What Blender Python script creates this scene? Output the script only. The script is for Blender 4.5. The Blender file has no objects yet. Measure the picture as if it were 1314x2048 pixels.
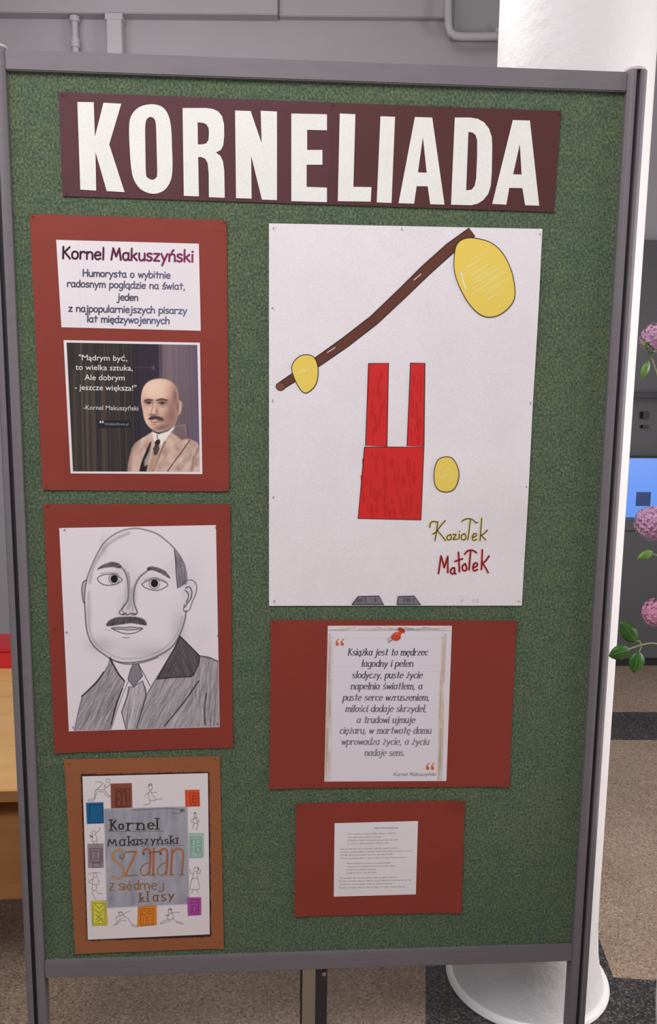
import bpy, bmesh, math, random
import numpy as np
from mathutils import Vector, Matrix
from mathutils.geometry import tessellate_polygon

S = bpy.context.scene
COL = S.collection
random.seed(4)
rng = np.random.default_rng(4)

# ------------------------------------------------------------------ camera
FPX = 1728.6                      # focal length in pixels of the 1314 x 2048 frame
CAM = np.array([.46953, -1.6585, 1.5])
RT = np.array([.99784953, -.06432493, .01259449])
DN = np.array([.00231694, -.15741159, -.98753036])
FW = np.array([.06550534, .98543589, -.15692405])
cd = bpy.data.cameras.new('camera'); cam = bpy.data.objects.new('camera', cd); COL.objects.link(cam)
cd.sensor_fit = 'VERTICAL'; cd.sensor_height = 36.0; cd.lens = FPX / 2048 * 36.0
cd.clip_start = .02
m = Matrix.Identity(4)
for i in range(3):
    m[i][0] = RT[i]; m[i][1] = -DN[i]; m[i][2] = -FW[i]; m[i][3] = CAM[i]
cam.matrix_world = m
S.camera = cam

# ------------------------------------------------------------------ world, lights, exposure
S.view_settings.view_transform = 'Standard'; S.view_settings.look = 'None'
S.view_settings.gamma = 1; S.view_settings.use_curve_mapping = False
S.view_settings.exposure = 0.0
w = bpy.data.worlds.new('hall_ambient'); S.world = w; w.use_nodes = True
w.node_tree.nodes['Background'].inputs[0].default_value = (.80, .80, .88, 1)
w.node_tree.nodes['Background'].inputs[1].default_value = .25

def area(name, loc, aim, sx, sy, power, col=(1, 1, 1)):
    l = bpy.data.lights.new(name, 'AREA'); l.shape = 'RECTANGLE'; l.size = sx; l.size_y = sy
    l.energy = power; l.color = col
    o = bpy.data.objects.new(name, l); COL.objects.link(o)
    o.location = loc
    o.rotation_euler = (Vector(aim) - Vector(loc)).to_track_quat('-Z', 'Y').to_euler()
    return o
area('ceiling_lamp_front', (-.1, -1.7, 3.15), (.45, .0, 1.35), 1.6, 1.4, 47, (1, .965, .975))
area('window_daylight_left', (-2.6, -1.6, 2.0), (.4, 0, 1.2), 1.4, 2.0, 17, (.86, .93, 1))
area('ceiling_lamp_behind', (.50, .52, 2.8), (1.0, .33, 2.3), .3, .6, 9, (1, .98, .98))
area('window_daylight_right', (3.1, -.2, 1.6), (1.2, .5, .6), 1.2, 1.5, 54, (1, .97, .96))
area('ceiling_lamp_far', (-.3, 1.9, 3.0), (.3, 3.1, 2.7), 1.2, .5, 6, (1, .97, .98))

# ------------------------------------------------------------------ picture measures turned into places
def ray(px, py):
    return FW * FPX + RT * (px - 657) + DN * (py - 1024)
def on_y(px, py, y):
    d = ray(px, py); return CAM + d * ((y - CAM[1]) / d[1])
def on_z(px, py, z=0.):
    d = ray(px, py); return CAM + d * ((z - CAM[2]) / d[2])
def lin(c):
    c = np.asarray(c, float) / 255.
    return np.where(c <= .04045, c / 12.92, ((c + .055) / 1.055) ** 2.4)
WHITE = .86                       # how bright the light makes a perfect white on the board
def alb(c):
    return np.clip(lin(c) / WHITE, 0, .92)

# ------------------------------------------------------------------ materials
def mat(name, col, rough=.7, metal=0., build=None, spec=.5):
    mt = bpy.data.materials.new(name); mt.use_nodes = True
    nt = mt.node_tree; b = nt.nodes['Principled BSDF']
    b.inputs['Base Color'].default_value = (*col, 1)
    b.inputs['Roughness'].default_value = rough; b.inputs['Metallic'].default_value = metal
    b.inputs['Specular IOR Level'].default_value = spec
    if build: build(nt, b)
    return mt
def nz(nt, scale, detail=3, rough=.55, coord='Object', stretch=(1, 1, 1)):
    tc = nt.nodes.new('ShaderNodeTexCoord'); mp = nt.nodes.new('ShaderNodeMapping')
    mp.inputs['Scale'].default_value = stretch
    n = nt.nodes.new('ShaderNodeTexNoise'); n.inputs['Scale'].default_value = scale
    n.inputs['Detail'].default_value = detail; n.inputs['Roughness'].default_value = rough
    nt.links.new(tc.outputs[coord], mp.inputs[0]); nt.links.new(mp.outputs[0], n.inputs['Vector'])
    return n
def ramp(nt, src, stops):
    r = nt.nodes.new('ShaderNodeValToRGB')
    while len(r.color_ramp.elements) < len(stops): r.color_ramp.elements.new(.5)
    for e, (p, c) in zip(r.color_ramp.elements, stops):
        e.position = p; e.color = (*c, 1)
    nt.links.new(src, r.inputs[0]); return r
def bump(nt, b, src, strength, dist=.001):
    n = nt.nodes.new('ShaderNodeBump'); n.inputs['Strength'].default_value = strength
    n.inputs['Distance'].default_value = dist
    nt.links.new(src, n.inputs['Height']); nt.links.new(n.outputs[0], b.inputs['Normal'])
def mix(nt, fac, a, bb, mode='MIX'):
    n = nt.nodes.new('ShaderNodeMix'); n.data_type = 'RGBA'; n.blend_type = mode
    if isinstance(fac, float): n.inputs[0].default_value = fac
    else: nt.links.new(fac, n.inputs[0])
    for k, v in ((6, a), (7, bb)):
        if isinstance(v, tuple): n.inputs[k].default_value = (*v, 1)
        else: nt.links.new(v, n.inputs[k])
    return n.outputs[2]

def card_nodes(c, amt=.10, sc=900):
    def f(nt, b):
        n = nz(nt, sc, 2); a = tuple(np.array(c) * (1 - amt)); d = tuple(np.clip(np.array(c) * (1 + amt), 0, 1))
        r = ramp(nt, n.outputs[0], [(.3, a), (.7, d)])
        n2 = nz(nt, 9, 3)
        r2 = ramp(nt, n2.outputs[0], [(.3, (.94, .94, .94)), (.7, (1, 1, 1))])
        nt.links.new(mix(nt, 1., r.outputs[0], r2.outputs[0], 'MULTIPLY'), b.inputs['Base Color'])
        bump(nt, b, n2.outputs[0], .35, .004)
    return f
def card_mat(name, rgb, rough=.62):
    c = tuple(alb(rgb)); return mat(name, c, rough, build=card_nodes(c), spec=.35)

def ink_nodes(nt, b):
    a = nt.nodes.new('ShaderNodeVertexColor'); a.layer_name = 'Col'
    nt.links.new(a.outputs[0], b.inputs['Base Color'])
M_INK = mat('printed_ink', (.1, .1, .1), .7, build=ink_nodes, spec=.3)
M_MARKER = mat('marker_ink', (.1, .1, .1), .45, build=ink_nodes, spec=.4)

def fabric_nodes(nt, b):
    f1 = nz(nt, 250, 5, .72, stretch=(1.0, 1, .75))
    r1 = ramp(nt, f1.outputs[0], [(.32, tuple(alb((50, 62, 42)))), (.46, tuple(alb((80, 94, 70)))),
                                  (.57, tuple(alb((102, 116, 95)))), (.74, tuple(alb((138, 150, 130))))])
    f2 = nz(nt, 32, 4, .65)
    r2 = ramp(nt, f2.outputs[0], [(.34, (.80, .86, .90)), (.5, (.96, .97, .94)), (.66, (1.08, 1.05, .96))])
    c = mix(nt, 1., r1.outputs[0], r2.outputs[0], 'MULTIPLY')
    f3 = nz(nt, 4.5, 3, .6)
    r3 = ramp(nt, f3.outputs[0], [(.35, (.92, .98, 1.02)), (.65, (1.04, 1.0, .96))])
    c = mix(nt, 1., c, r3.outputs[0], 'MULTIPLY')
    # knit ribs
    tc = nt.nodes.new('ShaderNodeTexCoord'); wv = nt.nodes.new('ShaderNodeTexWave')
    wv.bands_direction = 'X'; wv.inputs['Scale'].default_value = 120; wv.inputs['Distortion'].default_value = 1.2
    wv.inputs['Detail'].default_value = 1; wv.inputs['Detail Scale'].default_value = 1
    nt.links.new(tc.outputs['Object'], wv.inputs['Vector'])
    rw = ramp(nt, wv.outputs[0], [(0., (.88, .88, .88)), (1., (1.08, 1.08, 1.08))])
    c = mix(nt, 1., c, rw.outputs[0], 'MULTIPLY')
    nt.links.new(c, b.inputs['Base Color'])
    bump(nt, b, f1.outputs[0], .55, .002)
    b.inputs['Sheen Weight'].default_value = .12; b.inputs['Sheen Roughness'].default_value = .5
M_FABRIC = mat('green_felt', (.1, .2, .1), .95, build=fabric_nodes, spec=.1)

def alu_nodes(c):
    def f(nt, b):
        n = nz(nt, 14, 4, .6, stretch=(1, 1, 6))
        r = ramp(nt, n.outputs[0], [(.3, tuple(np.array(c) * .93)), (.7, tuple(np.array(c) * 1.06))])
        nt.links.new(r.outputs[0], b.inputs['Base Color'])
    return f
ALU = tuple(alb((112, 106, 110)))
M_ALU = mat('grey_anodised_aluminium', ALU, .6, .08, alu_nodes(ALU))
M_CAP = mat('pale_grey_plastic', tuple(alb((190, 180, 178))), .5)
M_SLOT = mat('dark_slot', (.03, .026, .03), .7)
M_CHROME = mat('brushed_steel', (.52, .50, .47), .22, 1.)
M_PIN = mat('pin_steel', (.22, .2, .2), .35, .8)

def plaster_nodes(c, bs=.3, sc=40):
    def f(nt, b):
        n = nz(nt, sc, 4, .6); n2 = nz(nt, 1.7, 3)
        r = ramp(nt, n2.outputs[0], [(.3, tuple(np.array(c) * .94)), (.7, tuple(np.clip(np.array(c) * 1.04, 0, 1)))])
        nt.links.new(r.outputs[0], b.inputs['Base Color'])
        bump(nt, b, n.outputs[0], bs, .006)
    return f
def plaster(name, c, bs=.3, sc=40, rough=.75):
    return mat(name, c, rough, build=plaster_nodes(c, bs, sc))
M_WALL = plaster('painted_wall', (.42, .40, .42), .1)
M_COLUMN = plaster('white_column_plaster', (.78, .745, .74), .5, 28, .55)
M_RIM = mat('white_paint_rim', (.88, .86, .85), .45)
M_PIPE = mat('white_painted_pipe', (.50, .48, .50), .45)
M_CEIL = plaster('ceiling_paint', (.72, .71, .72), .1)

def terrazzo(name, base, chips, dark):
    def f(nt, b):
        tc = nt.nodes.new('ShaderNodeTexCoord')
        v = nt.nodes.new('ShaderNodeTexVoronoi'); v.inputs['Scale'].default_value = 230
        nt.links.new(tc.outputs['Object'], v.inputs['Vector'])
        sep = nt.nodes.new('ShaderNodeSeparateColor'); nt.links.new(v.outputs['Color'], sep.inputs[0])
        r = ramp(nt, sep.outputs[0], [(.05, dark), (.22, base), (.62, base), (.9, chips)])
        n2 = nz(nt, 3, 4)
        r2 = ramp(nt, n2.outputs[0], [(.3, (.84, .83, .82)), (.7, (1.05, 1.05, 1.05))])
        c = mix(nt, 1., r.outputs[0], r2.outputs[0], 'MULTIPLY')
        nt.links.new(c, b.inputs['Base Color'])
    return mat(name, base, .38, build=f)
M_BEIGE = terrazzo('beige_terrazzo', (.34, .245, .175), (.47, .36, .27), (.20, .14, .10))
M_DARK = terrazzo('dark_terrazzo', (.045, .041, .041), (.14, .13, .125), (.02, .02, .02))

def wood(name, a, bcol):
    def f(nt, b):
        n = nz(nt, 30, 5, .6, stretch=(.15, 1, 1.2))
        r = ramp(nt, n.outputs[0], [(.3, a), (.7, bcol)])
        nt.links.new(r.outputs[0], b.inputs['Base Color'])
    return mat(name, a, .4, build=f)
M_WOOD = wood('light_beech', (.82, .44, .15), (.92, .56, .23))
M_WOOD2 = wood('beech_edge', (.28, .115, .035), (.38, .165, .055))
M_GREY = mat('dark_grey_laminate', (.085, .083, .09), .5)
M_GREY2 = mat('black_trim', (.012, .012, .015), .5)
M_RED = mat('red_plastic', (.65, .02, .03), .4)

# ------------------------------------------------------------------ object helpers
def link(name, me, m_, parent=None, smooth=False):
    o = bpy.data.objects.new(name, me); COL.objects.link(o)
    if m_ is not None: me.materials.append(m_)
    if smooth:
        for p in me.polygons: p.use_smooth = True
    if parent is not None: o.parent = parent
    return o
def root_of(p):
    v = Vector((0, 0, 0))
    while p is not None: v += p.location; p = p.parent
    return v
def thing(name, label, cat, loc, group=None):
    o = bpy.data.objects.new(name, None); COL.objects.link(o); o.empty_display_size = .05
    o.location = loc; o['label'] = label; o['category'] = cat
    if group: o['group'] = group
    return o
def tag(o, label, cat, group=None):
    o['label'] = label; o['category'] = cat
    if group: o['group'] = group
    return o
class MB:
    """collects shapes given in world metres; build() links them as one mesh object"""
    def __init__(s): s.v = []; s.f = []; s.c = []
    def add(s, vs, fs, col=None):
        k = len(s.v); s.v += [tuple(map(float, p)) for p in vs]; s.f += [tuple(i + k for i in f) for f in fs]
        s.c += [col if col is not None else (1, 1, 1)] * len(vs)
    def box(s, a, b, bev=0):
        bm = bmesh.new(); bmesh.ops.create_cube(bm, size=1)
        a = np.array(a, float); b = np.array(b, float)
        for v in bm.verts:
            v.co = Vector([(a[i] + b[i]) / 2 + v.co[i] * (b[i] - a[i]) for i in range(3)])
        if bev: bmesh.ops.bevel(bm, geom=list(bm.edges), offset=bev, segments=2, affect='EDGES')
        s.bm(bm)
    def bm(s, bm):
        bm.verts.index_update()
        s.add([v.co for v in bm.verts], [[v.index for v in f.verts] for f in bm.faces]); bm.free()
    def tube(s, pts, r, n=10):
        pts = [Vector(p) for p in pts]; rs = r if isinstance(r, (list, tuple)) else [r] * len(pts)
        rings = []; up = Vector((0.13, .29, .95)).normalized()
        for i, p in enumerate(pts):
            t = (pts[min(i + 1, len(pts) - 1)] - pts[max(i - 1, 0)]).normalized()
            if abs(t.dot(up)) > .97: up = Vector((1, 0.1, 0)).normalized()
            x = t.cross(up).normalized(); y = t.cross(x)
            rings.append([p + (x * math.cos(a) + y * math.sin(a)) * rs[i] for a in [2 * math.pi * k / n for k in range(n)]])
        vs = [v for g in rings for v in g]; fs = []
        for i in range(len(rings) - 1):
            for k in range(n):
                fs.append((i * n + k, i * n + (k + 1) % n, (i + 1) * n + (k + 1) % n, (i + 1) * n + k))
        fs.append(tuple(range(n))[::-1]); fs.append(tuple((len(rings) - 1) * n + k for k in range(n)))
        s.add(vs, fs)
    def lathe(s, prof, cx, cy, n=48):
        vs = []; fs = []
        for r, z in prof:
            vs += [(cx + r * math.cos(2 * math.pi * k / n), cy + r * math.sin(2 * math.pi * k / n), z) for k in range(n)]
        for i in range(len(prof) - 1):
            for k in range(n):
                fs.append((i * n + k, i * n + (k + 1) % n, (i + 1) * n + (k + 1) % n, (i + 1) * n + k))
        fs.append(tuple(range(n))[::-1]); fs.append(tuple((len(prof) - 1) * n + k for k in range(n)))
        s.add(vs, fs)
    def prism(s, prof, z0, z1):
        n = len(prof)
        vs = [(x, y, z0) for x, y in prof] + [(x, y, z1) for x, y in prof]
        fs = [(k, (k + 1) % n, n + (k + 1) % n, n + k) for k in range(n)]
        tr = tessellate_polygon([[Vector((x, y, 0)) for x, y in prof]])
        fs += [tuple(t)[::-1] for t in tr] + [tuple(n + i for i in t) for t in tr]
        s.add(vs, fs)
    def build(s, name, m_, parent=None, smooth=False, colors=False):
        off = root_of(parent)
        me = bpy.data.meshes.new(name)
        me.from_pydata([(x - off.x, y - off.y, z - off.z) for x, y, z in s.v], [], s.f); me.update()
        if colors:
            a = me.color_attributes.new('Col', 'FLOAT_COLOR', 'POINT')
            c = np.ones((len(s.v), 4), np.float32); c[:, :3] = np.array(s.c).reshape(-1, 3)
            a.data.foreach_set('color', c.ravel())
        else:
            bm = bmesh.new(); bm.from_mesh(me); bmesh.ops.recalc_face_normals(bm, faces=bm.faces); bm.to_mesh(me); bm.free()
        if smooth:
            me.polygons.foreach_set('use_smooth', [True] * len(me.polygons))
        o = link(name, me, m_, parent)
        if smooth: 
            try: me.set_sharp_from_angle(angle=math.radians(40))
            except Exception: pass
        return o
def struct(o): o['kind'] = 'structure'; return o

# ------------------------------------------------------------------ the hall
FLOOR_Z = 0.
mb = MB(); mb.box((-4, -3.2, -.06), (5, 3.7, 0)); struct(mb.build('floor', M_BEIGE))
mb = MB(); mb.box((-4, 3.1, -.02), (5.2, 3.3, 4.1)); struct(mb.build('wall_back', M_WALL))
mb = MB(); mb.box((-4, -1., 4.1), (5, 3.7, 4.2)); struct(mb.build('ceiling', M_CEIL))
def floor_patch(name, pts, z=.0015):
    mb = MB(); P_ = [on_z(x, y) for x, y in pts]; n = len(P_)
    mb.add([(p[0], p[1], z) for p in P_] + [(p[0], p[1], -.01) for p in P_],
           [tuple(range(n))] + [(k, (k + 1) % n, n + (k + 1) % n, n + k) for k in range(n)])
    return struct(mb.build(name, M_DARK))
floor_patch('trim_1', [(851, 1800), (1170, 1800), (1203, 1892), (1227, 1956), (1500, 1972), (1500, 2300), (852, 2300)])
floor_patch('trim_2', [(1000, 1425), (1700, 1425), (1700, 1480), (1000, 1480)], .002)
# far wall: beam, ledge, riser, duct
WA = math.radians(-4.4)
MW = Matrix.Translation((.5, 3.1, 0)) @ Matrix.Rotation(WA, 4, 'Z') @ Matrix.Translation((-.5, -3.1, 0))
MWI = MW.inverted()
def wp(x, y, d=3.06):               # where the line of sight meets the wall's own plane y = d
    o = MWI @ Vector(CAM); r = MWI.to_3x3() @ Vector(ray(x, y)); q = o + r * ((d - o.y) / r.y); return np.array(q)
mb = MB(); zl = wp(300, 27, 3.02)[2]; mb.box((-4, 3.02, zl), (.5, 3.1, 4.1), .004); struct(mb.build('trim_3', M_WALL))
mb = MB(); mb.box((.502, 3.05, zl + .005), (5, 3.1, 4.1), .004); struct(mb.build('trim_4', M_WALL))
p0 = wp(906, 66, 2.98); p1 = wp(1012, 66, 2.98)
mb = MB(); mb.box((p0[0], 2.98, p0[2]), (p1[0] + .3, 3.1, 4.1), .005); struct(mb.build('trim_5', plaster('beam_paint', (.34, .325, .335), .1)))
# standing pipe and duct on the wall
t = thing('wall_pipe', 'slim white vertical pipe with a joint collar on the upper left back wall', 'pipe', tuple(wp(153, 140)))
a = wp(153, 10); b = wp(153, 140); mb = MB(); mb.tube([(b[0], 3.055, .05), (b[0], 3.055, zl)], .017, 14)
mb.build('pipe_run', M_PIPE, t, True)
mb = MB(); c = wp(153, 88)
mb.tube([(b[0], 3.055, c[2] - .02), (b[0], 3.055, c[2] + .02)], .024, 14); mb.build('collar', M_PIPE, t, True)
mb = MB(); mb.tube([(b[0], 3.055, zl - .03), (b[0], 3.055, zl - .004)], .026, 14); mb.build('collar', M_PIPE, t, True)
a = wp(217, 60); b = wp(247, 60)
t = thing('cable_duct', 'broad white rectangular duct running down the back wall beside the slim pipe', 'duct', ((a[0] + b[0]) / 2, 3.06, .02))
mb = MB(); mb.box((a[0], 3.02, .02), (b[0], 3.098, zl - .002), .004); mb.build('duct_cover', M_PIPE, t)
mb = MB(); mb.box((a[0] - .006, 3.015, zl - .03), (b[0] + .006, 3.099, zl - .001), .002); mb.build('top_clip', M_PIPE, t)
t = thing('heating_pipe', 'white painted pipe bending under the overhead beam left of the column', 'pipe', tuple(wp(893, 40, 2.93)))
Q = lambda x, y: tuple(wp(x, y, 2.93))
path = [Q(896, -30), Q(896, 30), Q(897, 52), Q(901, 64), Q(910, 71), Q(925, 73), Q(960, 73), Q(1000, 72), Q(1040, 71)]
mb = MB(); mb.tube(path, .019, 14); mb.build('pipe_run', M_PIPE, t, True)
mb = MB(); mb.tube([Q(994, 72), Q(1001, 72)], .024, 14); mb.build('collar', M_PIPE, t, True)
mb = MB(); mb.tube([Q(996, 74), Q(996, 58)], .014, 12); mb.build('bracket', M_PIPE, t, True)

for o in list(COL.objects):         # the wall and what is on it is not parallel to the board
    if o.parent is None and o.name.split('.')[0] in ('wall_back', 'trim_3', 'trim_4', 'trim_5', 'wall_pipe', 'cable_duct', 'heating_pipe'):
        o.matrix_world = MW @ o.matrix_basis

# the round column
CX, CY = 1.116, .285
t = thing('round_column', 'thick round white plastered column behind the board at its right end', 'column', (CX, CY, 0))
prof = [(.190, .002), (.189, .012), (.183, .03), (.176, .06), (.170, .1), (.166, .16), (.164, .24), (.164, 1), (.164, 2), (.164, 3), (.164, 4.1)]
mb = MB(); mb.lathe(prof, CX, CY, 72); mb.build('shaft', M_COLUMN, t, True)
mb = MB(); mb.lathe([(.184, .0), (.199, .0), (.202, .005), (.199, .011), (.194, .015), (.186, .017)], CX, CY, 72); mb.build('base_rim', M_RIM, t, True)

# light wooden table, left
tx0, tx1, ty0, ty1 = -1.3, -.088, .2, 1.35
ztop = on_y(30, 1580, ty0)[2]; zed = on_y(30, 1604, ty0)[2]; zb0 = on_y(30, 1632, ty0 + .03)[2]; zb1 = on_y(30, 1800, ty0 + .03)[2]
t = thing('wooden_table', 'light beech table with a browner drawer box, left behind the board', 'table', ((tx0 + tx1) / 2, (ty0 + ty1) / 2, 0))
mb = MB(); mb.box((tx0, ty0, zed), (tx1, ty1, ztop), .003); mb.build('tabletop', M_WOOD, t)
mb = MB(); mb.box((tx0 + .002, ty0 - .002, zed + .001), (tx1 - .002, ty0 + .001, ztop - .003)); mb.build('edge_band', M_WOOD2, t)
mb = MB(); mb.box((tx0 + .04, ty0 + .03, zb1), (tx1 - .01, ty1 - .05, zb0), .003); mb.build('drawer_box', M_WOOD2, t)
for x in (tx0 + .05, tx1 - .045):
    for y in (ty0 + .12, ty1 - .07):
        mb = MB(); mb.box((x, y, 0), (x + .035, y + .035, zed - .001), .003); mb.build('leg', M_WOOD2, t)
pr = on_z(20, 1337, ztop)
t = thing('storage_box', 'bright red box standing on the light wooden table', 'box', (-.33, pr[1], ztop + .001))
yr = pr[1]
zt = on_y(20, 1296, yr)[2]
xr = on_y(26, 1320, yr)[0]
mb = MB(); mb.box((xr - .3, yr, ztop + .001), (xr, yr + .15, zt - .012), .004); mb.build('body', M_RED, t)
mb = MB(); mb.box((xr - .304, yr - .004, zt - .012), (xr + .004, yr + .154, zt), .003); mb.build('lid', M_RED, t)

# dark grey cabinet far right with a blue screen
yc = 2.585; ya = yc
xl = on_y(1225, 900, yc)[0]; xrr = xl + 1.5
t = thing('grey_cabinet', 'dark grey cabinet against the back wall right of the column', 'cabinet', ((xl + xrr) / 2, 2.84, 0))
z = lambda py, d=yc: on_y(1290, py, d)[2]
mb = MB(); mb.box((xl, yc, .05), (xrr, 3.09, z(1062)), .004); mb.build('lower_body', M_GREY, t)
mb = MB(); mb.box((xl + .02, yc + .03, 0), (xrr - .02, 3.08, .05)); mb.build('plinth', M_GREY2, t)
mb = MB(); mb.box((xl, yc - .02, z(1060)), (xrr, 3.09, z(1040)), .003); mb.build('counter_top', M_GREY, t)
mb = MB(); mb.box((xl, 2.80, z(1040)), (xrr, 3.09, 2.2), .003); mb.build('back_panel', M_GREY, t)
mb = MB(); mb.box((xl, yc + .1, z(795, yc + .1)), (xrr, 2.80, z(785, yc + .1))); mb.build('shelf', M_GREY2, t)
sb = on_y(1290, 835, 2.79)
mb = MB(); mb.box((sb[0] - .02, 2.77, sb[2] - .005), (sb[0] + .015, 2.80, sb[2] + .03)); mb.build('bracket', M_GREY2, t)
mb = MB(); mb.box((sb[0] - .015, 2.775, sb[2] - .055), (sb[0] + .02, 2.80, sb[2] - .04)); mb.build('bracket', M_GREY2, t)
ym = 2.66
a = on_y(1257, 918, ym); b = on_y(1257, 1037, ym)
t = thing('monitor', 'monitor with a bright blue screen standing on the dark grey cabinet', 'monitor', (a[0] + .2, ym, z(1040) + .001))
mb = MB(); mb.box((a[0] - .04, ym + .003, b[2]), (a[0] + .42, ym + .05, a[2] + .012), .004); mb.build('housing', M_GREY2, t)
def scr(nt, b_):
    b_.inputs['Emission Color'].default_value = (.10, .24, .68, 1); b_.inputs['Emission Strength'].default_value = 1.
mb = MB(); mb.box((a[0] - .032, ym, b[2] + .006), (a[0] + .412, ym + .002, a[2] + .004)); s_ = mb.build('screen', mat('blue_screen', (.05, .1, .3), .3, build=scr), t)
c0 = on_y(1273, 984, ym - .001); c1 = on_y(1300, 1012, ym - .001)
def scr2(nt, b_):
    b_.inputs['Emission Color'].default_value = (.01, .03, .10, 1); b_.inputs['Emission Strength'].default_value = 1.
mb = MB(); mb.box((c0[0], ym - .002, c1[2]), (c1[0], ym - .0005, c0[2])); mb.build('dark_window', mat('navy_picture', (.01, .02, .08), .3, build=scr2), s_)
mb = MB(); mb.box((a[0] + .15, ym + .005, z(1040) + .001), (a[0] + .25, ym + .1, b[2]), .003); mb.build('stand', M_GREY2, t)

# steel upright behind the board
a = on_z(604, 2150); b = on_z(655, 2150)
yp = .062
a = on_y(601, 1990, yp); b = on_y(655, 1990, yp); xm = a[0] + (b[0] - a[0]) * .55
t = thing('steel_upright', 'shiny steel upright of two joined bars showing below the bottom rail', 'post', ((a[0] + b[0]) / 2, yp, 0))
mb = MB(); mb.box((a[0] + .004, yp, .008), (xm, yp + .03, .8), .006); mb.build('front_bar', M_CHROME, t, True)
mb = MB(); mb.box((xm + .001, yp + .006, .008), (b[0], yp + .036, .8), .006); mb.build('rear_bar', mat('dark_steel', (.10, .11, .13), .25, 1.), t, True)
mb = MB(); mb.box((a[0] - .0, yp + .004, .008), (a[0] + .004, yp + .028, .8)); mb.build('edge_strip', M_SLOT, t)
mb = MB(); mb.box((a[0] - .02, yp - .015, 0), (b[0] + .02, yp + .06, .008), .002); mb.build('foot_plate', M_CHROME, t)
sc_ = on_y(648, 1946, yp + .006)
mb = MB(); mb.tube([(sc_[0], yp + .0065, sc_[2]), (sc_[0], yp + .002, sc_[2])], .005, 12); mb.build('screw', M_CHROME, t)

# ------------------------------------------------------------------ the display board
FT, FB = 2.0198, .2951              # lower edge of the top rail, upper edge of the bottom rail
XL, XR = .0022, 1.1175              # inner faces of the two posts
board = thing('display_board', 'tall free-standing display board of green felt in a grey aluminium frame', 'display board', (.56, 0, 0))
mb = MB(); mb.box((XL + .0002, 0, FB - .004), (XR - .0002, .018, FT + .01)); mb.build('felt_panel', M_FABRIC, board)
zt = on_y(640, 117, -.01)[2]
zt = on_y(1250, 143, -.010)[2]
# rails
def rail(name, z0, z1):
    mb = MB(); mb.box((XL + .0002, -.010, z0), (XR - .0002, .026, z1), .0018); return mb.build(name, M_ALU, board)
rail('top_rail', FT, zt)
zbt = on_y(620, 1939, -.010)[2]
zb_ = on_y(1145, 1923, -.010)[2]
rail('bottom_rail', zb_, FB)
# posts: octagonal extrusion with a slot facing the viewer
def post(x0, x1, ztop):
    w_ = x1 - x0; xm_ = (x0 + x1) / 2; g = .0042; yf = -.017; yb = .027; ch = .0075
    prof = [(x0, yf + ch), (x0 + .0045, yf + .0018), (x0 + ch + .001, yf), (xm_ - g, yf), (xm_ - g, yf + .010), (xm_ + g, yf + .010), (xm_ + g, yf),
            (x1 - ch - .001, yf), (x1 - .0045, yf + .0018), (x1, yf + ch), (x1, yb - ch), (x1 - ch, yb), (x0 + ch, yb), (x0, yb - ch)]
    mb = MB(); mb.prism(prof, .03, ztop); p = mb.build('post', M_ALU, board)
    mb = MB(); mb.box((xm_ - g + .0004, yf + .008, .04), (xm_ + g - .0004, yf + .0098, ztop - .002)); mb.build('slot', M_SLOT, p)
    mb = MB(); rr = w_ / 2 + .0012
    cap = [(xm_ + rr * math.cos(2 * math.pi * k / 24) * 1.0, .005 + (rr + .002) * math.sin(2 * math.pi * k / 24)) for k in range(24)]
    mb.prism(cap, ztop + .0002, ztop + .005); mb.build('cap', M_CAP, p)
    # foot: cross bar on the floor
    mb = MB(); mb.box((xm_ - .02, -.24, .006), (xm_ + .02, .0515, .03), .004); mb.build('foot', M_ALU, board)
    for yy in (-.22, .03):
        mb = MB(); mb.tube([(xm_, yy, 0), (xm_, yy, .0062)], .012, 14); mb.build('foot_pad', M_SLOT, board)
ztp = on_y(1275, 138, -.015)[2]
post(XL - .037, XL, ztp)
post(XR, XR + .0365, ztp)

# ------------------------------------------------------------------ paper: sheets, cards, pins
def quad(cs):                       # bilinear patch of pixel corners TL TR BR BL
    a, b, c, d = [np.array(p, float) for p in cs]
    return lambda u, v: (a * (1 - u) + b * u) * (1 - v) + (d * (1 - u) + c * u) * v
def slab(name, cs, y, m_, parent, thick=.0004, lift=None, nu=14, nv=18, rounded=0):
    q = quad(cs); vs = []; fs = []
    def yy(u, v): return y - (lift(u, v) if lift else 0)
    for j in range(nv + 1):
        for i in range(nu + 1):
            u, v = i / nu, j / nv; p = q(u, v); w0 = on_y(p[0], p[1], y)
            if rounded and (i in (0, nu)) and (j in (0, nv)):
                ctr = on_y(*q(.5, .5), y); w0 = w0 + (ctr - w0) / np.linalg.norm(ctr - w0) * rounded
            vs.append((w0[0], yy(u, v), w0[2]))
    n = len(vs)
    vs += [(x, y_ + thick, z_) for x, y_, z_ in vs]
    I = lambda i, j: j * (nu + 1) + i
    for j in range(nv):
        for i in range(nu):
            f = (I(i, j), I(i, j + 1), I(i + 1, j + 1), I(i + 1, j)); fs.append(f); fs.append(tuple(k + n for k in f[::-1]))
    for i in range(nu):
        fs.append((I(i, 0), I(i + 1, 0), n + I(i + 1, 0), n + I(i, 0))); fs.append((I(i + 1, nv), I(i, nv), n + I(i, nv), n + I(i + 1, nv)))
    for j in range(nv):
        fs.append((I(0, j + 1), I(0, j), n + I(0, j), n + I(0, j + 1))); fs.append((I(nu, j), I(nu, j + 1), n + I(nu, j + 1), n + I(nu, j)))
    mb = MB(); mb.add(vs, fs); return mb.build(name, m_, parent)
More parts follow.
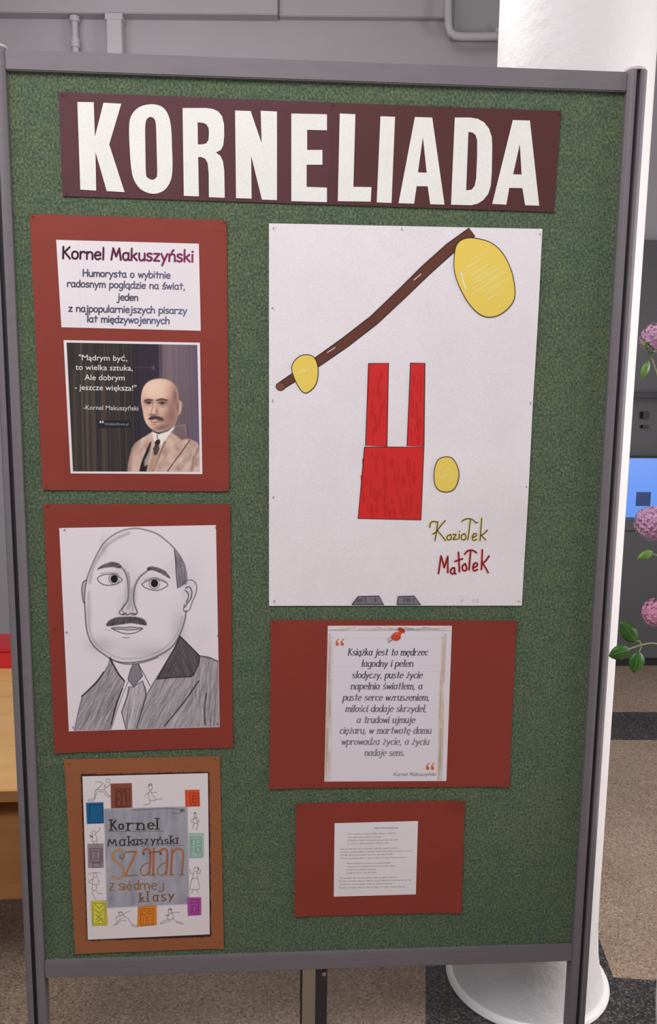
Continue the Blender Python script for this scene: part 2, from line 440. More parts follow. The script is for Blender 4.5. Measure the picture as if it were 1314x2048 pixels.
def curl(*amps):                    # TL TR BR BL corners, then the four edge middles (top right bottom left)
    P4 = [(0, 0), (1, 0), (1, 1), (0, 1), (.5, 0), (1, .5), (.5, 1), (0, .5)]
    def f(u, v):
        return sum(a * math.exp(-((u - pu) ** 2 + (v - pv) ** 2) / .006) for a, (pu, pv) in zip(amps[:4], P4))
    return f
def crop(ox, oy, s):
    return lambda *pts: [(ox + x / s, oy + y / s) for x, y in pts]
def pin(px, py, y, parent, ang=-60, ln=6):
    a = math.radians(ang); p = on_y(px, py, y); q = on_y(px + ln * math.cos(a), py - ln * math.sin(a), y - .004)
    mb = MB(); mb.tube([tuple(p), tuple(q)], [.0005, .0008], 8); return mb.build('pin', M_PIN, parent)

Y_CARD, Y_SHEET, Y_INK = -.0028, -.0033, -.0035
class Ink:
    """flat print: shapes given in photo pixels, laid on the sheet's plane, coloured per shape"""
    def __init__(s, y=Y_INK): s.mb = MB(); s.y = y; s.n = 0
    def bump(s): s.n = (s.n + 1) % 60
    def pt(s, p, layer=0): w0 = on_y(p[0], p[1], s.y - layer * .0001 - s.n * .0000015); return (w0[0], w0[1], w0[2])
    def poly(s, pts, col, layer=0, holes=()):
        s.bump(); loops = [list(pts)] + [list(h) for h in holes]
        flat = [p for l in loops for p in l]
        tr = tessellate_polygon([[Vector((x, y, 0)) for x, y in l] for l in loops])
        s.mb.add([s.pt(p, layer) for p in flat], [tuple(t_) for t_ in tr], tuple(alb(col)))
    def stroke(s, pts, w0, col, layer=1, pen=None, caps=True, col2=None):
        s.bump(); P_ = [np.array(p, float) for p in pts]
        P_ = [p for i, p in enumerate(P_) if i == 0 or np.hypot(*(p - P_[i - 1])) > 1e-4]
        if len(P_) < 2:
            return s.dot(P_[0], w0 * .6, col, layer)
        L = []; R = []
        for i, p in enumerate(P_):
            d = P_[min(i + 1, len(P_) - 1)] - P_[max(i - 1, 0)]; d /= max(np.hypot(*d), 1e-6); nrm = np.array([-d[1], d[0]])
            ww = w0
            if pen: ww = w0 * (pen[0] + (1 - pen[0]) * abs(d[0] * math.sin(pen[1]) + d[1] * math.cos(pen[1])))
            if hasattr(w0, '__len__'): ww = w0[i]
            L.append(p + nrm * ww / 2); R.append(p - nrm * ww / 2)
        n = len(P_); c = tuple(alb(col))
        s.mb.add([s.pt(p, layer) for p in L] + [s.pt(p, layer) for p in R],
                 [(k, k + 1, n + k + 1, n + k) for k in range(n - 1)], c)
        if col2 is not None:
            cc = np.array([np.array(c) * (1 - k / (n - 1)) + alb(col2) * k / (n - 1) for k in range(n)])
            s.mb.c[-2 * n:] = [tuple(x) for x in cc] * 2
        if caps and not pen:
            for e in (0, n - 1):
                r = np.hypot(*(L[e] - R[e])) / 2; s.dot(P_[e], r, col if e == 0 or col2 is None else col2, layer, 8)
    def dot(s, p, r, col, layer=1, n=12, ry=None):
        ry = ry or r; s.bump()
        s.mb.add([s.pt((p[0] + r * math.cos(2 * math.pi * k / n), p[1] + ry * math.sin(2 * math.pi * k / n)), layer) for k in range(n)],
                 [tuple(range(n))], tuple(alb(col)))
    def build(s, name, parent, m_=None): return s.mb.build(name, m_ or M_INK, parent, colors=True)

def smooth(pts, k=5, closed=False):
    P_ = [np.array(p, float) for p in pts]; n = len(P_)
    if n < 3: return P_
    out = []
    for i in range(n if closed else n - 1):
        g = lambda j: P_[j % n] if closed else P_[min(max(j, 0), n - 1)]
        a, b, c, d = g(i - 1), g(i), g(i + 1), g(i + 2)
        for t_ in np.arange(k) / k:
            out.append(.5 * ((2 * b) + (-a + c) * t_ + (2 * a - 5 * b + 4 * c - d) * t_ ** 2 + (-a + 3 * b - 3 * c + d) * t_ ** 3))
    if not closed: out.append(P_[-1])
    return out

# built-in typeface ---------------------------------------------------------
def text(ink, txt, p0, p1, cap, col, shear=0., bold=0., res=3, layer=1, col2=None):
    tails = [i for i, c in enumerate(txt) if c in 'ąę']; txt = txt.replace('ą', 'a').replace('ę', 'e')
    cu = bpy.data.curves.new('t', 'FONT'); cu.body = txt; cu.resolution_u = res; cu.offset = bold; cu.shear = shear
    o = bpy.data.objects.new('t', cu); COL.objects.link(o)
    bpy.context.view_layer.update()
    me = bpy.data.meshes.new_from_object(o.evaluated_get(bpy.context.evaluated_depsgraph_get()))
    n = len(me.vertices); co = np.empty(n * 3); me.vertices.foreach_get('co', co); co = co.reshape(-1, 3)
    fs = [tuple(p.vertices) for p in me.polygons]
    p0 = np.array(p0, float); p1 = np.array(p1, float); d = p1 - p0; L = np.hypot(*d); d /= L; up = np.array([d[1], -d[0]])
    x0, x1 = co[:, 0].min(), co[:, 0].max()
    X = (co[:, 0] - x0) / (x1 - x0); Y = co[:, 1] / .68 * cap
    k = len(ink.mb.v)
    ink.mb.add([ink.pt(p0 + d * L * a + up * b, layer) for a, b in zip(X, Y)], fs, tuple(alb(col)))
    if col2 is not None:
        ca, cb = alb(col), alb(col2); ink.mb.c[k:] = [tuple(ca * (1 - a) + cb * a) for a in X]
    for i in tails:                     # the little tails under ą and ę
        cu.body = txt[:i + 1]; bpy.context.view_layer.update()
        xe = max(v[0] for v in o.bound_box); g = lambda a, b: p0 + d * L * ((xe + a - x0) / (x1 - x0)) + up * (b / .68 * cap)
        ink.stroke(smooth([g(-.05, .01), g(-.13, -.06), g(-.11, -.14), g(-.02, -.15)], 4), cap * .11, col, layer)
    bpy.data.objects.remove(o); bpy.data.curves.remove(cu); bpy.data.meshes.remove(me)

# hand-drawn letter skeletons: baseline 0, x-height 5, ascender 8; 'l' straight, 'c' curved ------------
BOWL = ('c', (4.2, 3.9), (2.8, 5), (1.0, 4.3), (.4, 2.4), (1.1, .5), (2.6, 0), (4.2, 1.2))
G = {
 'a': (5.2, BOWL, ('c', (4.2, 4.9), (4.2, 1.4), (4.5, .2), (5.0, .1))),
 'b': (5, ('l', (.5, 8), (.5, 0)), ('c', (.5, 3.4), (2.2, 5), (4.1, 4.1), (4.4, 2.3), (3.5, .5), (1.8, 0), (.5, 1))),
 'c': (4.6, ('c', (4.1, 4.1), (2.8, 5), (1.0, 4.2), (.4, 2.3), (1.2, .5), (2.7, 0), (4.2, .9))),
 'd': (5, BOWL, ('l', (4.3, 8), (4.3, 0))),
 'e': (4.9, ('l', (.5, 2.6), (4.3, 2.8)), ('c', (4.3, 2.8), (4.0, 4.3), (2.5, 5), (1.0, 4.2), (.4, 2.3), (1.2, .5), (2.8, 0), (4.3, .8))),
 'g': (5, BOWL, ('c', (4.3, 4.9), (4.3, 0), (4.1, -2), (2.6, -3), (.8, -2.4))),
 'h': (5, ('l', (.6, 8), (.6, 0)), ('c', (.6, 3.2), (2.3, 4.9), (4.0, 4.2), (4.3, 2.6), (4.3, 0))),
 'i': (1.7, ('l', (.8, 4.9), (.8, 0)), ('l', (.8, 6.8), (.8, 7.0))),
 'j': (2.9, ('c', (1.9, 4.9), (1.9, 0), (1.7, -2), (.6, -3), (-.3, -2.5)), ('l', (1.9, 6.8), (1.9, 7.0))),
 'k': (4.7, ('l', (.6, 8), (.6, 0)), ('l', (3.9, 4.8), (.7, 2.2)), ('l', (1.5, 2.9), (4.3, 0))),
 'l': (1.7, ('l', (.8, 8), (.8, 0))),
 'm': (7.4, ('l', (.6, 4.9), (.6, 0)), ('c', (.6, 3.4), (1.9, 4.9), (3.3, 4.5), (3.7, 3), (3.7, 0)), ('c', (3.7, 3.4), (5.0, 4.9), (6.3, 4.5), (6.8, 3), (6.8, 0))),
 'n': (5, ('l', (.6, 4.9), (.6, 0)), ('c', (.6, 3.3), (2.2, 4.9), (3.9, 4.3), (4.3, 2.8), (4.3, 0))),
 'o': (5, ('c', (2.4, 5), (.9, 4.3), (.4, 2.5), (.9, .7), (2.4, 0), (3.9, .7), (4.4, 2.5), (3.9, 4.3), (2.4, 5))),
 'p': (5, ('l', (.6, 4.9), (.6, -3)), ('c', (.6, 3.6), (2.4, 5), (4.1, 4.2), (4.5, 2.4), (3.7, .6), (2.2, 0), (.6, 1.1))),
 'r': (4, ('l', (.6, 4.9), (.6, 0)), ('c', (.6, 3.2), (1.8, 4.7), (3.4, 4.8), (3.7, 4.2))),
 's': (4.3, ('c', (3.7, 4.5), (2.3, 5), (.7, 4.3), (1.0, 3.1), (2.8, 2.4), (3.8, 1.5), (3.1, .3), (1.6, 0), (.3, .6))),
 't': (4.2, ('l', (2.1, 7.2), (2.1, .2)), ('l', (.4, 4.9), (4.0, 4.9))),
 'u': (5, ('c', (.6, 4.9), (.6, 1.8), (1.3, .3), (2.6, 0), (4.2, 1.4)), ('l', (4.3, 4.9), (4.3, 0))),
 'w': (6.4, ('l', (.3, 4.9), (1.7, 0), (3.1, 4.6), (4.6, 0), (6.0, 4.9))),
 'y': (4.8, ('l', (.4, 4.9), (2.4, .2)), ('l', (4.4, 4.9), (2.2, -.4), (1.1, -3))),
 'z': (4.5, ('l', (.5, 4.8), (4.0, 4.8), (.4, .1), (4.2, .1))),
 'K': (5.8, ('l', (.7, 8), (.7, 0)), ('l', (4.9, 7.8), (.8, 3.6)), ('l', (1.6, 4.4), (5.4, 0))),
 'H': (6.4, ('l', (.7, 8), (.7, 0)), ('l', (5.6, 8), (5.6, 0)), ('l', (.7, 4.2), (5.6, 4.2))),
 'M': (7.4, ('l', (.5, 0), (1.6, 7.9), (3.7, 2.2), (5.7, 7.9), (6.9, 0))),
 'S': (5.4, ('c', (4.9, 7.0), (3.2, 8), (1.1, 7.2), (1.0, 5.6), (2.8, 4.3), (4.6, 3.0), (4.5, .9), (2.6, 0), (.5, .8))),
 ',': (2.2, ('l', (1.2, .5), (.6, -1.2))), '.': (2., ('l', (.8, .1), (.8, .3))), '-': (3.6, ('l', (.4, 2.6), (3.0, 2.6))), ' ': (3.2,),
}
ACC = {'ć': ('c', 2.7), 'ń': ('n', 2.6), 'ó': ('o', 2.6), 'ś': ('s', 2.4), 'ź': ('z', 2.4)}
def glyph(ch):
    if ch in G: return G[ch]
    if ch in ACC:
        b, x = ACC[ch]; return G[b] + (('l', (x - .5, 6.1), (x + .8, 7.7)),)
    if ch == 'ż': return G['z'] + (('l', (2.3, 6.4), (2.3, 6.6)),)
    if ch == 'ł': return (2.4, ('l', (1.2, 8), (1.2, 0)), ('l', (.1, 3.4), (2.3, 5.0)))
    if ch == 'ą': return G['a'] + (('c', (4.5, .1), (3.9, -.9), (4.2, -1.8), (5.1, -1.7)),)
    if ch == 'ę': return G['e'] + (('c', (3.3, .1), (2.7, -.9), (3.0, -1.8), (3.9, -1.7)),)
    return G['.']
def hand(ink, txt, p0, p1, xh, wpx, col, shear=0., pen=None, serif=False, col2=None, jit=0., layer=1, gap=.25):
    adv = sum(glyph(c)[0] + gap for c in txt) - gap
    p0 = np.array(p0, float); p1 = np.array(p1, float); d = p1 - p0; L = np.hypot(*d); d /= L; up = np.array([d[1], -d[0]])
    sx = L / adv; sy = xh / 5.; x = 0
    for ch in txt:
        g = glyph(ch); jy = random.uniform(-jit, jit); cc = col
        if col2 is not None:
            f = x / adv; cc = tuple(np.array(col) * (1 - f) + np.array(col2) * f)
        T = lambda q: p0 + d * ((q[0] + x) * sx + q[1] * sy * shear) + up * (q[1] * sy + jy)
        for st in g[1:]:
            pts = [T(q) for q in st[1:]]
            if st[0] == 'c': pts = smooth(pts, 4)
            elif len(pts) == 2 and abs(st[1][1] - st[2][1]) + abs(st[1][0] - st[2][0]) < .4:
                ink.dot((pts[0] + pts[1]) / 2, max(wpx * .62, .55), cc, layer); pts = None
            elif len(pts) > 2:
                for a, b in zip(pts, pts[1:]): ink.stroke([a, b], wpx, cc, layer, pen)
                pts = None
            if pts is not None: ink.stroke(pts, wpx, cc, layer, pen)
            if serif and st[0] in 'lc' and len(st) > 2:
                for e, o in ((1, 2), (-1, -2)):
                    a, b = st[e], st[o]
                    if abs(a[0] - b[0]) < .45 and abs(a[1] - b[1]) > 1.2:
                        sg = -1 if e == 1 else 1
                        ink.stroke([T((a[0] - (.9 if sg < 0 else .5), a[1])), T((a[0] + (.5 if sg < 0 else 1.0), a[1]))], wpx * .55, cc, layer)
        x += g[0] + gap
def fit(ink, ch, x0, y0, x1, y1, wpx, col, pen=None, serif=False, layer=1, col2=None):
    """one letter stretched into a pixel box (y0 top)"""
    g = glyph(ch); pts = [q for st in g[1:] for q in st[1:]]
    a0, a1 = min(q[0] for q in pts), max(q[0] for q in pts); b0, b1 = min(q[1] for q in pts), max(q[1] for q in pts)
    T = lambda q: (x0 + (q[0] - a0) / max(a1 - a0, .01) * (x1 - x0), y1 - (q[1] - b0) / (b1 - b0) * (y1 - y0))
    for st in g[1:]:
        p = [T(q) for q in st[1:]]
        if st[0] == 'c': p = smooth(p, 5)
        if st[0] == 'l' and len(p) > 2:
            for a, b in zip(p, p[1:]): ink.stroke([a, b], wpx, col, layer, pen)
        else: ink.stroke(p, wpx, col, layer, pen, col2=col2)
        if serif:
            for e, o in ((1, 2), (-1, -2)):
                a, b = st[e], st[o]
                if abs(a[0] - b[0]) < .5 and abs(a[1] - b[1]) > 1.2:
                    q = T(a); ink.stroke([(q[0] - wpx * 1.3, q[1]), (q[0] + wpx * 1.3, q[1])], wpx * .55, col, layer)

# painted pictures: a fine colour grid ------------------------------------------
class Canvas:
    def __init__(s, cs, k, base):
        xs = [c[0] for c in cs]; ys = [c[1] for c in cs]
        s.cs = cs; s.k = k; s.x0 = min(xs) - 2; s.y0 = min(ys) - 2
        s.W = int((max(xs) - s.x0 + 4) * k); s.H = int((max(ys) - s.y0 + 4) * k)
        s.a = np.ones((s.H, s.W, 3)) * np.array(base, float)
        s.gx = s.x0 + (np.arange(s.W) + .5) / k; s.gy = s.y0 + (np.arange(s.H) + .5) / k
    def win(s, x0, y0, x1, y1):
        i0 = max(int((x0 - s.x0) * s.k), 0); i1 = min(int((x1 - s.x0) * s.k) + 2, s.W)
        j0 = max(int((y0 - s.y0) * s.k), 0); j1 = min(int((y1 - s.y0) * s.k) + 2, s.H)
        if i1 <= i0 or j1 <= j0: return None
        X, Y = np.meshgrid(s.gx[i0:i1], s.gy[j0:j1]); return slice(j0, j1), slice(i0, i1), X, Y
    def put(s, sj, si, m_, col, clip=None):
        if clip is not None: m_ = m_ * clip[sj, si]
        s.a[sj, si] = s.a[sj, si] * (1 - m_[..., None]) + np.array(col, float) * m_[..., None]
    def polymask(s, pts, soft=.6):
        pts = [np.array(p, float) for p in pts]; xs = [p[0] for p in pts]; ys = [p[1] for p in pts]
        M = np.zeros((s.H, s.W)); r = s.win(min(xs) - soft * 2 - 1, min(ys) - soft * 2 - 1, max(xs) + soft * 2 + 1, max(ys) + soft * 2 + 1)
        if r is None: return M
        sj, si, X, Y = r; ins = np.zeros(X.shape, bool); dm = np.full(X.shape, 1e9)
        for a, b in zip(pts, pts[1:] + pts[:1]):
            c = ((a[1] > Y) != (b[1] > Y))
            with np.errstate(divide='ignore', invalid='ignore'):
                ins ^= c & (X < (b[0] - a[0]) * (Y - a[1]) / (b[1] - a[1] + 1e-12) + a[0])
            d = b - a; t_ = np.clip(((X - a[0]) * d[0] + (Y - a[1]) * d[1]) / (d @ d + 1e-9), 0, 1)
            dm = np.minimum(dm, np.hypot(X - a[0] - t_ * d[0], Y - a[1] - t_ * d[1]))
        sd = np.where(ins, dm, -dm); M[sj, si] = np.clip(sd / (2 * soft) + .5, 0, 1); return M
    def poly(s, pts, col, al=1., soft=.6, clip=None):
        M = s.polymask(pts, soft) * al
        if clip is not None: M = M * clip
        s.a = s.a * (1 - M[..., None]) + np.array(col, float) * M[..., None]
    def line(s, pts, w0, col, al=1., soft=.5, clip=None):
        pts = [np.array(p, float) for p in pts]; xs = [p[0] for p in pts]; ys = [p[1] for p in pts]; e = w0 + soft * 2 + 1
        r = s.win(min(xs) - e, min(ys) - e, max(xs) + e, max(ys) + e)
        if r is None: return
        sj, si, X, Y = r; dm = np.full(X.shape, 1e9)
        for a, b in zip(pts, pts[1:]):
            d = b - a; t_ = np.clip(((X - a[0]) * d[0] + (Y - a[1]) * d[1]) / (d @ d + 1e-9), 0, 1)
            dm = np.minimum(dm, np.hypot(X - a[0] - t_ * d[0], Y - a[1] - t_ * d[1]))
        s.put(sj, si, np.clip((w0 / 2 - dm) / (2 * soft) + .5, 0, 1) * al, col, clip)
    def blob(s, c, rx, ry, col, al=1., ang=0., clip=None):
        R_ = max(rx, ry) * 2.6; r = s.win(c[0] - R_, c[1] - R_, c[0] + R_, c[1] + R_)
        if r is None: return
        sj, si, X, Y = r; a = math.radians(ang); dx, dy = X - c[0], Y - c[1]
        u = (dx * math.cos(a) + dy * math.sin(a)) / rx; v = (-dx * math.sin(a) + dy * math.cos(a)) / ry
        s.put(sj, si, al * np.exp(-(u * u + v * v)), col, clip)
    def build(s, name, parent, y, inset=0.):
        q = quad(s.cs); a, b, c, d = [np.array(p, float) for p in s.cs]
        nu = int(max(np.hypot(*(b - a)), np.hypot(*(c - d))) * s.k); nv = int(max(np.hypot(*(d - a)), np.hypot(*(c - b))) * s.k)
        U, V = np.meshgrid(np.linspace(0, 1, nu + 1), np.linspace(0, 1, nv + 1))
        Pm = (a[:, None, None] * (1 - U) + b[:, None, None] * U) * (1 - V) + (d[:, None, None] * (1 - U) + c[:, None, None] * U) * V
        D = FW[:, None, None] * FPX + RT[:, None, None] * (Pm[0] - 657) + DN[:, None, None] * (Pm[1] - 1024)
        Wd = CAM[:, None, None] + D * ((y - CAM[1]) / D[1])
        off = root_of(parent)
        co = np.stack([Wd[0] - off.x, Wd[1] - off.y, Wd[2] - off.z], -1).reshape(-1, 3)
        fx = np.clip((Pm[0] - s.x0) * s.k - .5, 0, s.W - 1.001); fy = np.clip((Pm[1] - s.y0) * s.k - .5, 0, s.H - 1.001)
        i = fx.astype(int); j = fy.astype(int); fx = (fx - i)[..., None]; fy = (fy - j)[..., None]
        A = s.a; cc = (A[j, i] * (1 - fx) + A[j, i + 1] * fx) * (1 - fy) + (A[j + 1, i] * (1 - fx) + A[j + 1, i + 1] * fx) * fy
        idx = np.arange((nu + 1) * (nv + 1)).reshape(nv + 1, nu + 1)
        F_ = np.stack([idx[:-1, :-1], idx[1:, :-1], idx[1:, 1:], idx[:-1, 1:]], -1).reshape(-1, 4)
        me = bpy.data.meshes.new(name); me.vertices.add(len(co)); me.vertices.foreach_set('co', co.ravel())
        me.loops.add(F_.size); me.loops.foreach_set('vertex_index', F_.ravel())
        me.polygons.add(len(F_)); me.polygons.foreach_set('loop_start', np.arange(0, F_.size, 4)); me.polygons.foreach_set('loop_total', np.full(len(F_), 4))
        me.update(calc_edges=True)
        at = me.color_attributes.new('Col', 'FLOAT_COLOR', 'POINT')
        col = np.ones((len(co), 4), np.float32); col[:, :3] = alb(np.clip(cc, 0, 255)).reshape(-1, 3)
        at.data.foreach_set('color', col.ravel())
        return link(name, me, M_INK, parent)

def base_loc(cs):
    bl, br = cs[3], cs[2]; p = on_y((bl[0] + br[0]) / 2, (bl[1] + br[1]) / 2, Y_CARD); return (p[0], 0, p[2])

M_MAROON = card_mat('maroon_card', (84, 44, 52)); M_MAROON2 = card_mat('maroon_card_darker', (82, 42, 44))
M_BRICK = card_mat('brick_red_card', (136, 54, 42)); M_BROWN = card_mat('brown_card', (150, 90, 56))
M_WHITE = card_mat('white_paper', (231, 222, 224)); M_CREAM = card_mat('cream_paper', (236, 227, 222))
M_BLACKP = card_mat('dark_brown_paper', (60, 34, 30))

# ---- title banner
A_ = crop(0, 0, 1.991); B_ = crop(654, 0, 1.991)
t = thing('title_banner', 'long maroon banner with big cream cut-out capital letters across the top', 'banner', base_loc([(117, 184), (1123, 222), (1107, 424), (125, 392)]))
slab('backing_card', [(117, 184), (668, 205), (662, 409.5), (125, 392)], Y_CARD, M_MAROON, t, lift=curl(.0004, 0, 0, .0004), nu=24)
slab('backing_card', [(664, 205), (1123, 222), (1107, 424), (658, 409)], Y_CARD - .0005, M_MAROON2, t, lift=curl(0, .0004, .0004, 0), nu=24)
LET = [
 (A_, [(308,406),(373,407),(378,545),(412,409),(483,413),(435,575),(496,765),(425,761),(380,605),(383,759),(320,755)], None, 0),
 (A_, [(600,415),(552,428),(522,462),(514,510),(517,600),(522,665),(533,715),(562,755),(610,772),(655,757),(681,715),(687,660),(685,590),(682,515),(671,460),(645,425)],
      [(597,466),(583,478),(578,510),(579,600),(581,690),(588,708),(607,716),(621,708),(626,690),(624,600),(621,500),(614,473)], 2),
 (A_, [(727,430),(820,430),(848,434),(868,443),(884,462),(892,495),(893,540),(889,578),(880,597),(860,607),(878,621),(888,643),(893,680),(894,730),(895,788),(832,785),(831,690),(827,650),(818,633),(803,626),(789,625),(792,782),(732,780)],
      [(787,487),(808,489),(822,495),(831,510),(832,533),(830,558),(821,571),(805,575),(788,575)], 0),
 (A_, [(936,440),(998,442),(1042,570),(1038,441),(1103,444),(1103,797),(1043,795),(1000,620),(1002,791),(940,789)], None, 0),
 (A_, [(1160,452),(1302,455),(1302,519),(1223,517),(1223,597),(1284,597),(1284,656),(1221,656),(1221,744),(1302,747),(1302,805),(1160,801)], None, 0),
 (B_, [(51,452),(113,455),(105,744),(177,745),(174,803),(43,801)], None, 0),
 (B_, [(213,463),(271,465),(257,808),(198,806)], None, 0),
 (B_, [(350,466),(419,468),(468,815),(411,813),(401,742),(357,741),(347,811),(285,809)], [(382,545),(397,688),(362,686)], 0),
 (B_, [(509,468),(570,468),(600,473),(626,487),(645,512),(656,545),(658,580),(656,690),(652,740),(642,772),(622,797),(600,811),(575,817),(494,815)],
      [(563,525),(580,528),(592,538),(598,560),(598,620),(594,710),(588,740),(576,755),(554,758)], 0),
 (B_, [(740,478),(808,480),(845,819),(789,817),(778,749),(726,748),(714,815),(658,812)], [(768,573),(775,695),(741,694)], 0),
]
for K_, out, hole, sm in LET:
    loops = [K_(*out)] + ([K_(*hole)] if hole else [])
    if sm: loops = [smooth(l, 3, True) for l in loops]
    flat = [p for l in loops for p in l]; n = len(flat)
    tr = tessellate_polygon([[Vector((x, y, 0)) for x, y in l] for l in loops])
    yf = Y_CARD - .0011
    W1 = [on_y(x, y, yf) for x, y in flat]; vs = [tuple(p) for p in W1] + [(p[0], p[1] + .0004, p[2]) for p in W1]
    fs = [tuple(x) for x in tr] + [tuple(i + n for i in x)[::-1] for x in tr]; k = 0
    for l in loops:
        m_ = len(l); fs += [(k + i, k + (i + 1) % m_, n + k + (i + 1) % m_, n + k + i) for i in range(m_)]; k += m_
    mb = MB(); mb.add(vs, fs); mb.build('letter', M_CREAM, t)
for x, y in ((122, 190), (1115, 228), (1101, 418), (131, 387), (663, 210), (898, 214)): pin(x, y, -.0045, t, 50, 5)

# ---- card 1: name plate and photograph with a saying
cs = [(59, 427.6), (453, 440), (458.5, 983), (85, 980)]
t = thing('mounted_poster', 'tall brick-red card with a typed name sheet above a printed portrait photo', 'poster', base_loc(cs), 'posters on red or brown card')
slab('backing_card', cs, Y_CARD, M_BRICK, t, lift=curl(.001, .002, .002, .003, .0, .002, 0, .001), rounded=.002, nu=20, nv=26)
K_ = crop(50, 410, 3.129)
sh = slab('text_sheet', K_((195,218),(1088,242),(1100,787),(228,765)), Y_SHEET, M_WHITE, t, .0002)
ik = Ink()
def hl(T_, a, b, xh, w_, c, c2=None, **kw):
    ik = Ink(); p = K_(a, b); hand(ik, T_, p[0], p[1], xh / 3.129, w_ / 3.129, c, col2=c2, **kw); ik.build('lettering', sh)
hl('Kornel Makuszyński', (232,334), (1055,356), 46, 12.5, (58, 24, 48), (140, 45, 90), gap=.45)
hl('Humorysta o wybitnie', (360,446), (910,459), 27, 7.6, (72, 68, 84), (100, 100, 128), gap=.4)
hl('radosnym poglądzie na świat,', (263,511), (1003,529), 27, 7.6, (72, 68, 84), (112, 108, 135), gap=.4)
hl('jeden', (578,595), (708,599), 27, 7.6, (76, 74, 92), gap=.4)
hl('z najpopularniejszych pisarzy', (272,666), (1013,681), 27, 7.6, (68, 66, 80), (105, 105, 135), gap=.4)
hl('lat międzywojennych', (388,732), (905,744), 27, 7.6, (72, 72, 96), (92, 98, 135), gap=.4)
ik.stroke(K_((370,235),(388,760)), .3, (196, 190, 205), 0, caps=False); ik.build('printing_streak', sh)
ik = Ink(); ik.stroke(K_((335,232),(350,760)), .25, (205, 196, 205), 0, caps=False); ik.build('printing_streak', sh)
K_ = crop(110, 670, 4.106)
sh = slab('photo_sheet', K_((70,42),(1190,63),(1210,1142),(128,1137)), Y_SHEET, M_WHITE, t, .0002)
C = Canvas(K_((95,62),(1168,82),(1190,1123),(148,1120)), 1.35, (52, 46, 46))
X = (C.gx - 110) * 4.106; Yc = (C.gy - 670) * 4.106
XX, YY = np.meshgrid(X, Yc)
f = np.clip((XX - 640) / 60, 0, 1)[..., None]; C.a = C.a * (1 - f) + np.array((50, 42, 54.)) * f
f = np.clip((XX - 850) / 40, 0, 1)[..., None] * np.clip(1.15 - YY / 2400, 0, 1)[..., None]; C.a = C.a * (1 - f) + np.array((112, 96, 104.)) * f
f = np.clip((XX - 1060) / 100, 0, 1)[..., None]; C.a = C.a * (1 - f) + np.array((98, 84, 104.)) * f
for k in range(80):
    x = rng.uniform(100, 1190); w_ = rng.uniform(3, 13); al = rng.uniform(.08, .42) * (1 if x < 640 else .7)
    c = [(98, 82, 62), (28, 26, 28), (84, 88, 66), (105, 88, 78)][k % 4] if x < 640 else [(150, 132, 140), (66, 54, 72), (130, 108, 100)][k % 3]
    if 640 < x < 850: c = [(28, 26, 34), (52, 46, 66)][k % 2]
    p = [(x - 8, 60), (x + 10 + x * .02, 1123)]; C.line(K_(*p), w_ / 4.1, c, al, .8)
for x, al in ((262, .55), (318, .45), (395, .45), (160, .35)): C.line(K_((x - 6, 300), (x + 12, 1120)), 6.5, (112, 94, 72), al, 2.5)
C.a += rng.normal(0, 2.5, C.a.shape[:2])[..., None]
C.line(K_((655,265),(800,265)), .6, (120, 112, 125), .7); C.blob(K_((808,270))[0], 3, 4, (130, 120, 130), .6); C.line(K_((670,768),(770,768)), .6, (90, 84, 100), .6)
# jacket, vest, shirt, tie
C.poly(K_((595,1130),(600,1060),(615,990),(632,930),(662,885),(710,850),(800,795),(850,830),(960,800),(985,745),(1070,735),(1085,850),(1115,858),(1170,885),(1195,960),(1200,1135)), (206, 176, 160), soft=1.2)
jm = C.polymask(K_((595,1130),(600,1060),(615,990),(632,930),(662,885),(710,850),(800,795),(850,830),(960,800),(985,745),(1070,735),(1085,850),(1115,858),(1170,885),(1195,960),(1200,1135)), 1)
for k in range(200):
    p = K_((rng.uniform(600, 1195), rng.uniform(760, 1123)))[0]
    C.blob(p, rng.uniform(1.5, 6), rng.uniform(3, 10), [(170, 132, 118), (232, 206, 190), (196, 160, 140), (150, 118, 112)][k % 4], .42, 25, jm)
C.poly(K_((600,1000),(636,900),(690,865),(640,960),(622,1123),(596,1123)), (120, 90, 84), .5, 4, jm)
C.poly(K_((985,745),(1068,738),(1086,850),(1040,862),(1000,830),(960,805)), (96, 80, 88), .8, 2)
C.line(K_((1086,742),(1090,800),(1085,852)), 1.3, (70, 56, 66), .8, .8)
C.line(K_((1108,862),(1040,960),(980,1040),(925,1118)), 2.2, (72, 52, 56), .9, .9)
C.line(K_((905,880),(860,980),(830,1060),(800,1123)), 3, (110, 84, 78), .8, 1.4)
C.line(K_((1180,930),(1140,1010),(1125,1120)), 4, (120, 92, 92), .6, 2.5)
C.poly(K_((795,870),(790,950),(765,1050),(750,1123),(692,1123),(705,1060),(735,980),(775,890)), (36, 28, 30), 1, 1)
C.poly(K_((805,850),(800,960),(775,1060),(730,1080),(735,1030),(770,960),(792,880)), (206, 190, 178), .75, 1.5)
C.poly(K_((800,960),(850,985),(845,1060),(795,1123),(770,1123),(775,1060)), (176, 146, 124), .9, 2)
C.poly(K_((798,792),(850,815),(930,790),(985,742),(975,770),(930,830),(870,905),(845,880),(820,900),(806,850)), (238, 224, 212), 1, 1)
C.poly(K_((818,880),(835,862),(858,856),(866,880),(852,905),(858,935),(838,985),(812,985),(806,930),(822,905)), (44, 32, 34), 1, .8)
for k in range(6): C.line(K_((812, 925 + k * 17), (852, 905 + k * 17)), .9, (190, 165, 150), .8, .5)
C.line(K_((838,822),(845,858)), 1.6, (60, 45, 48), .8)
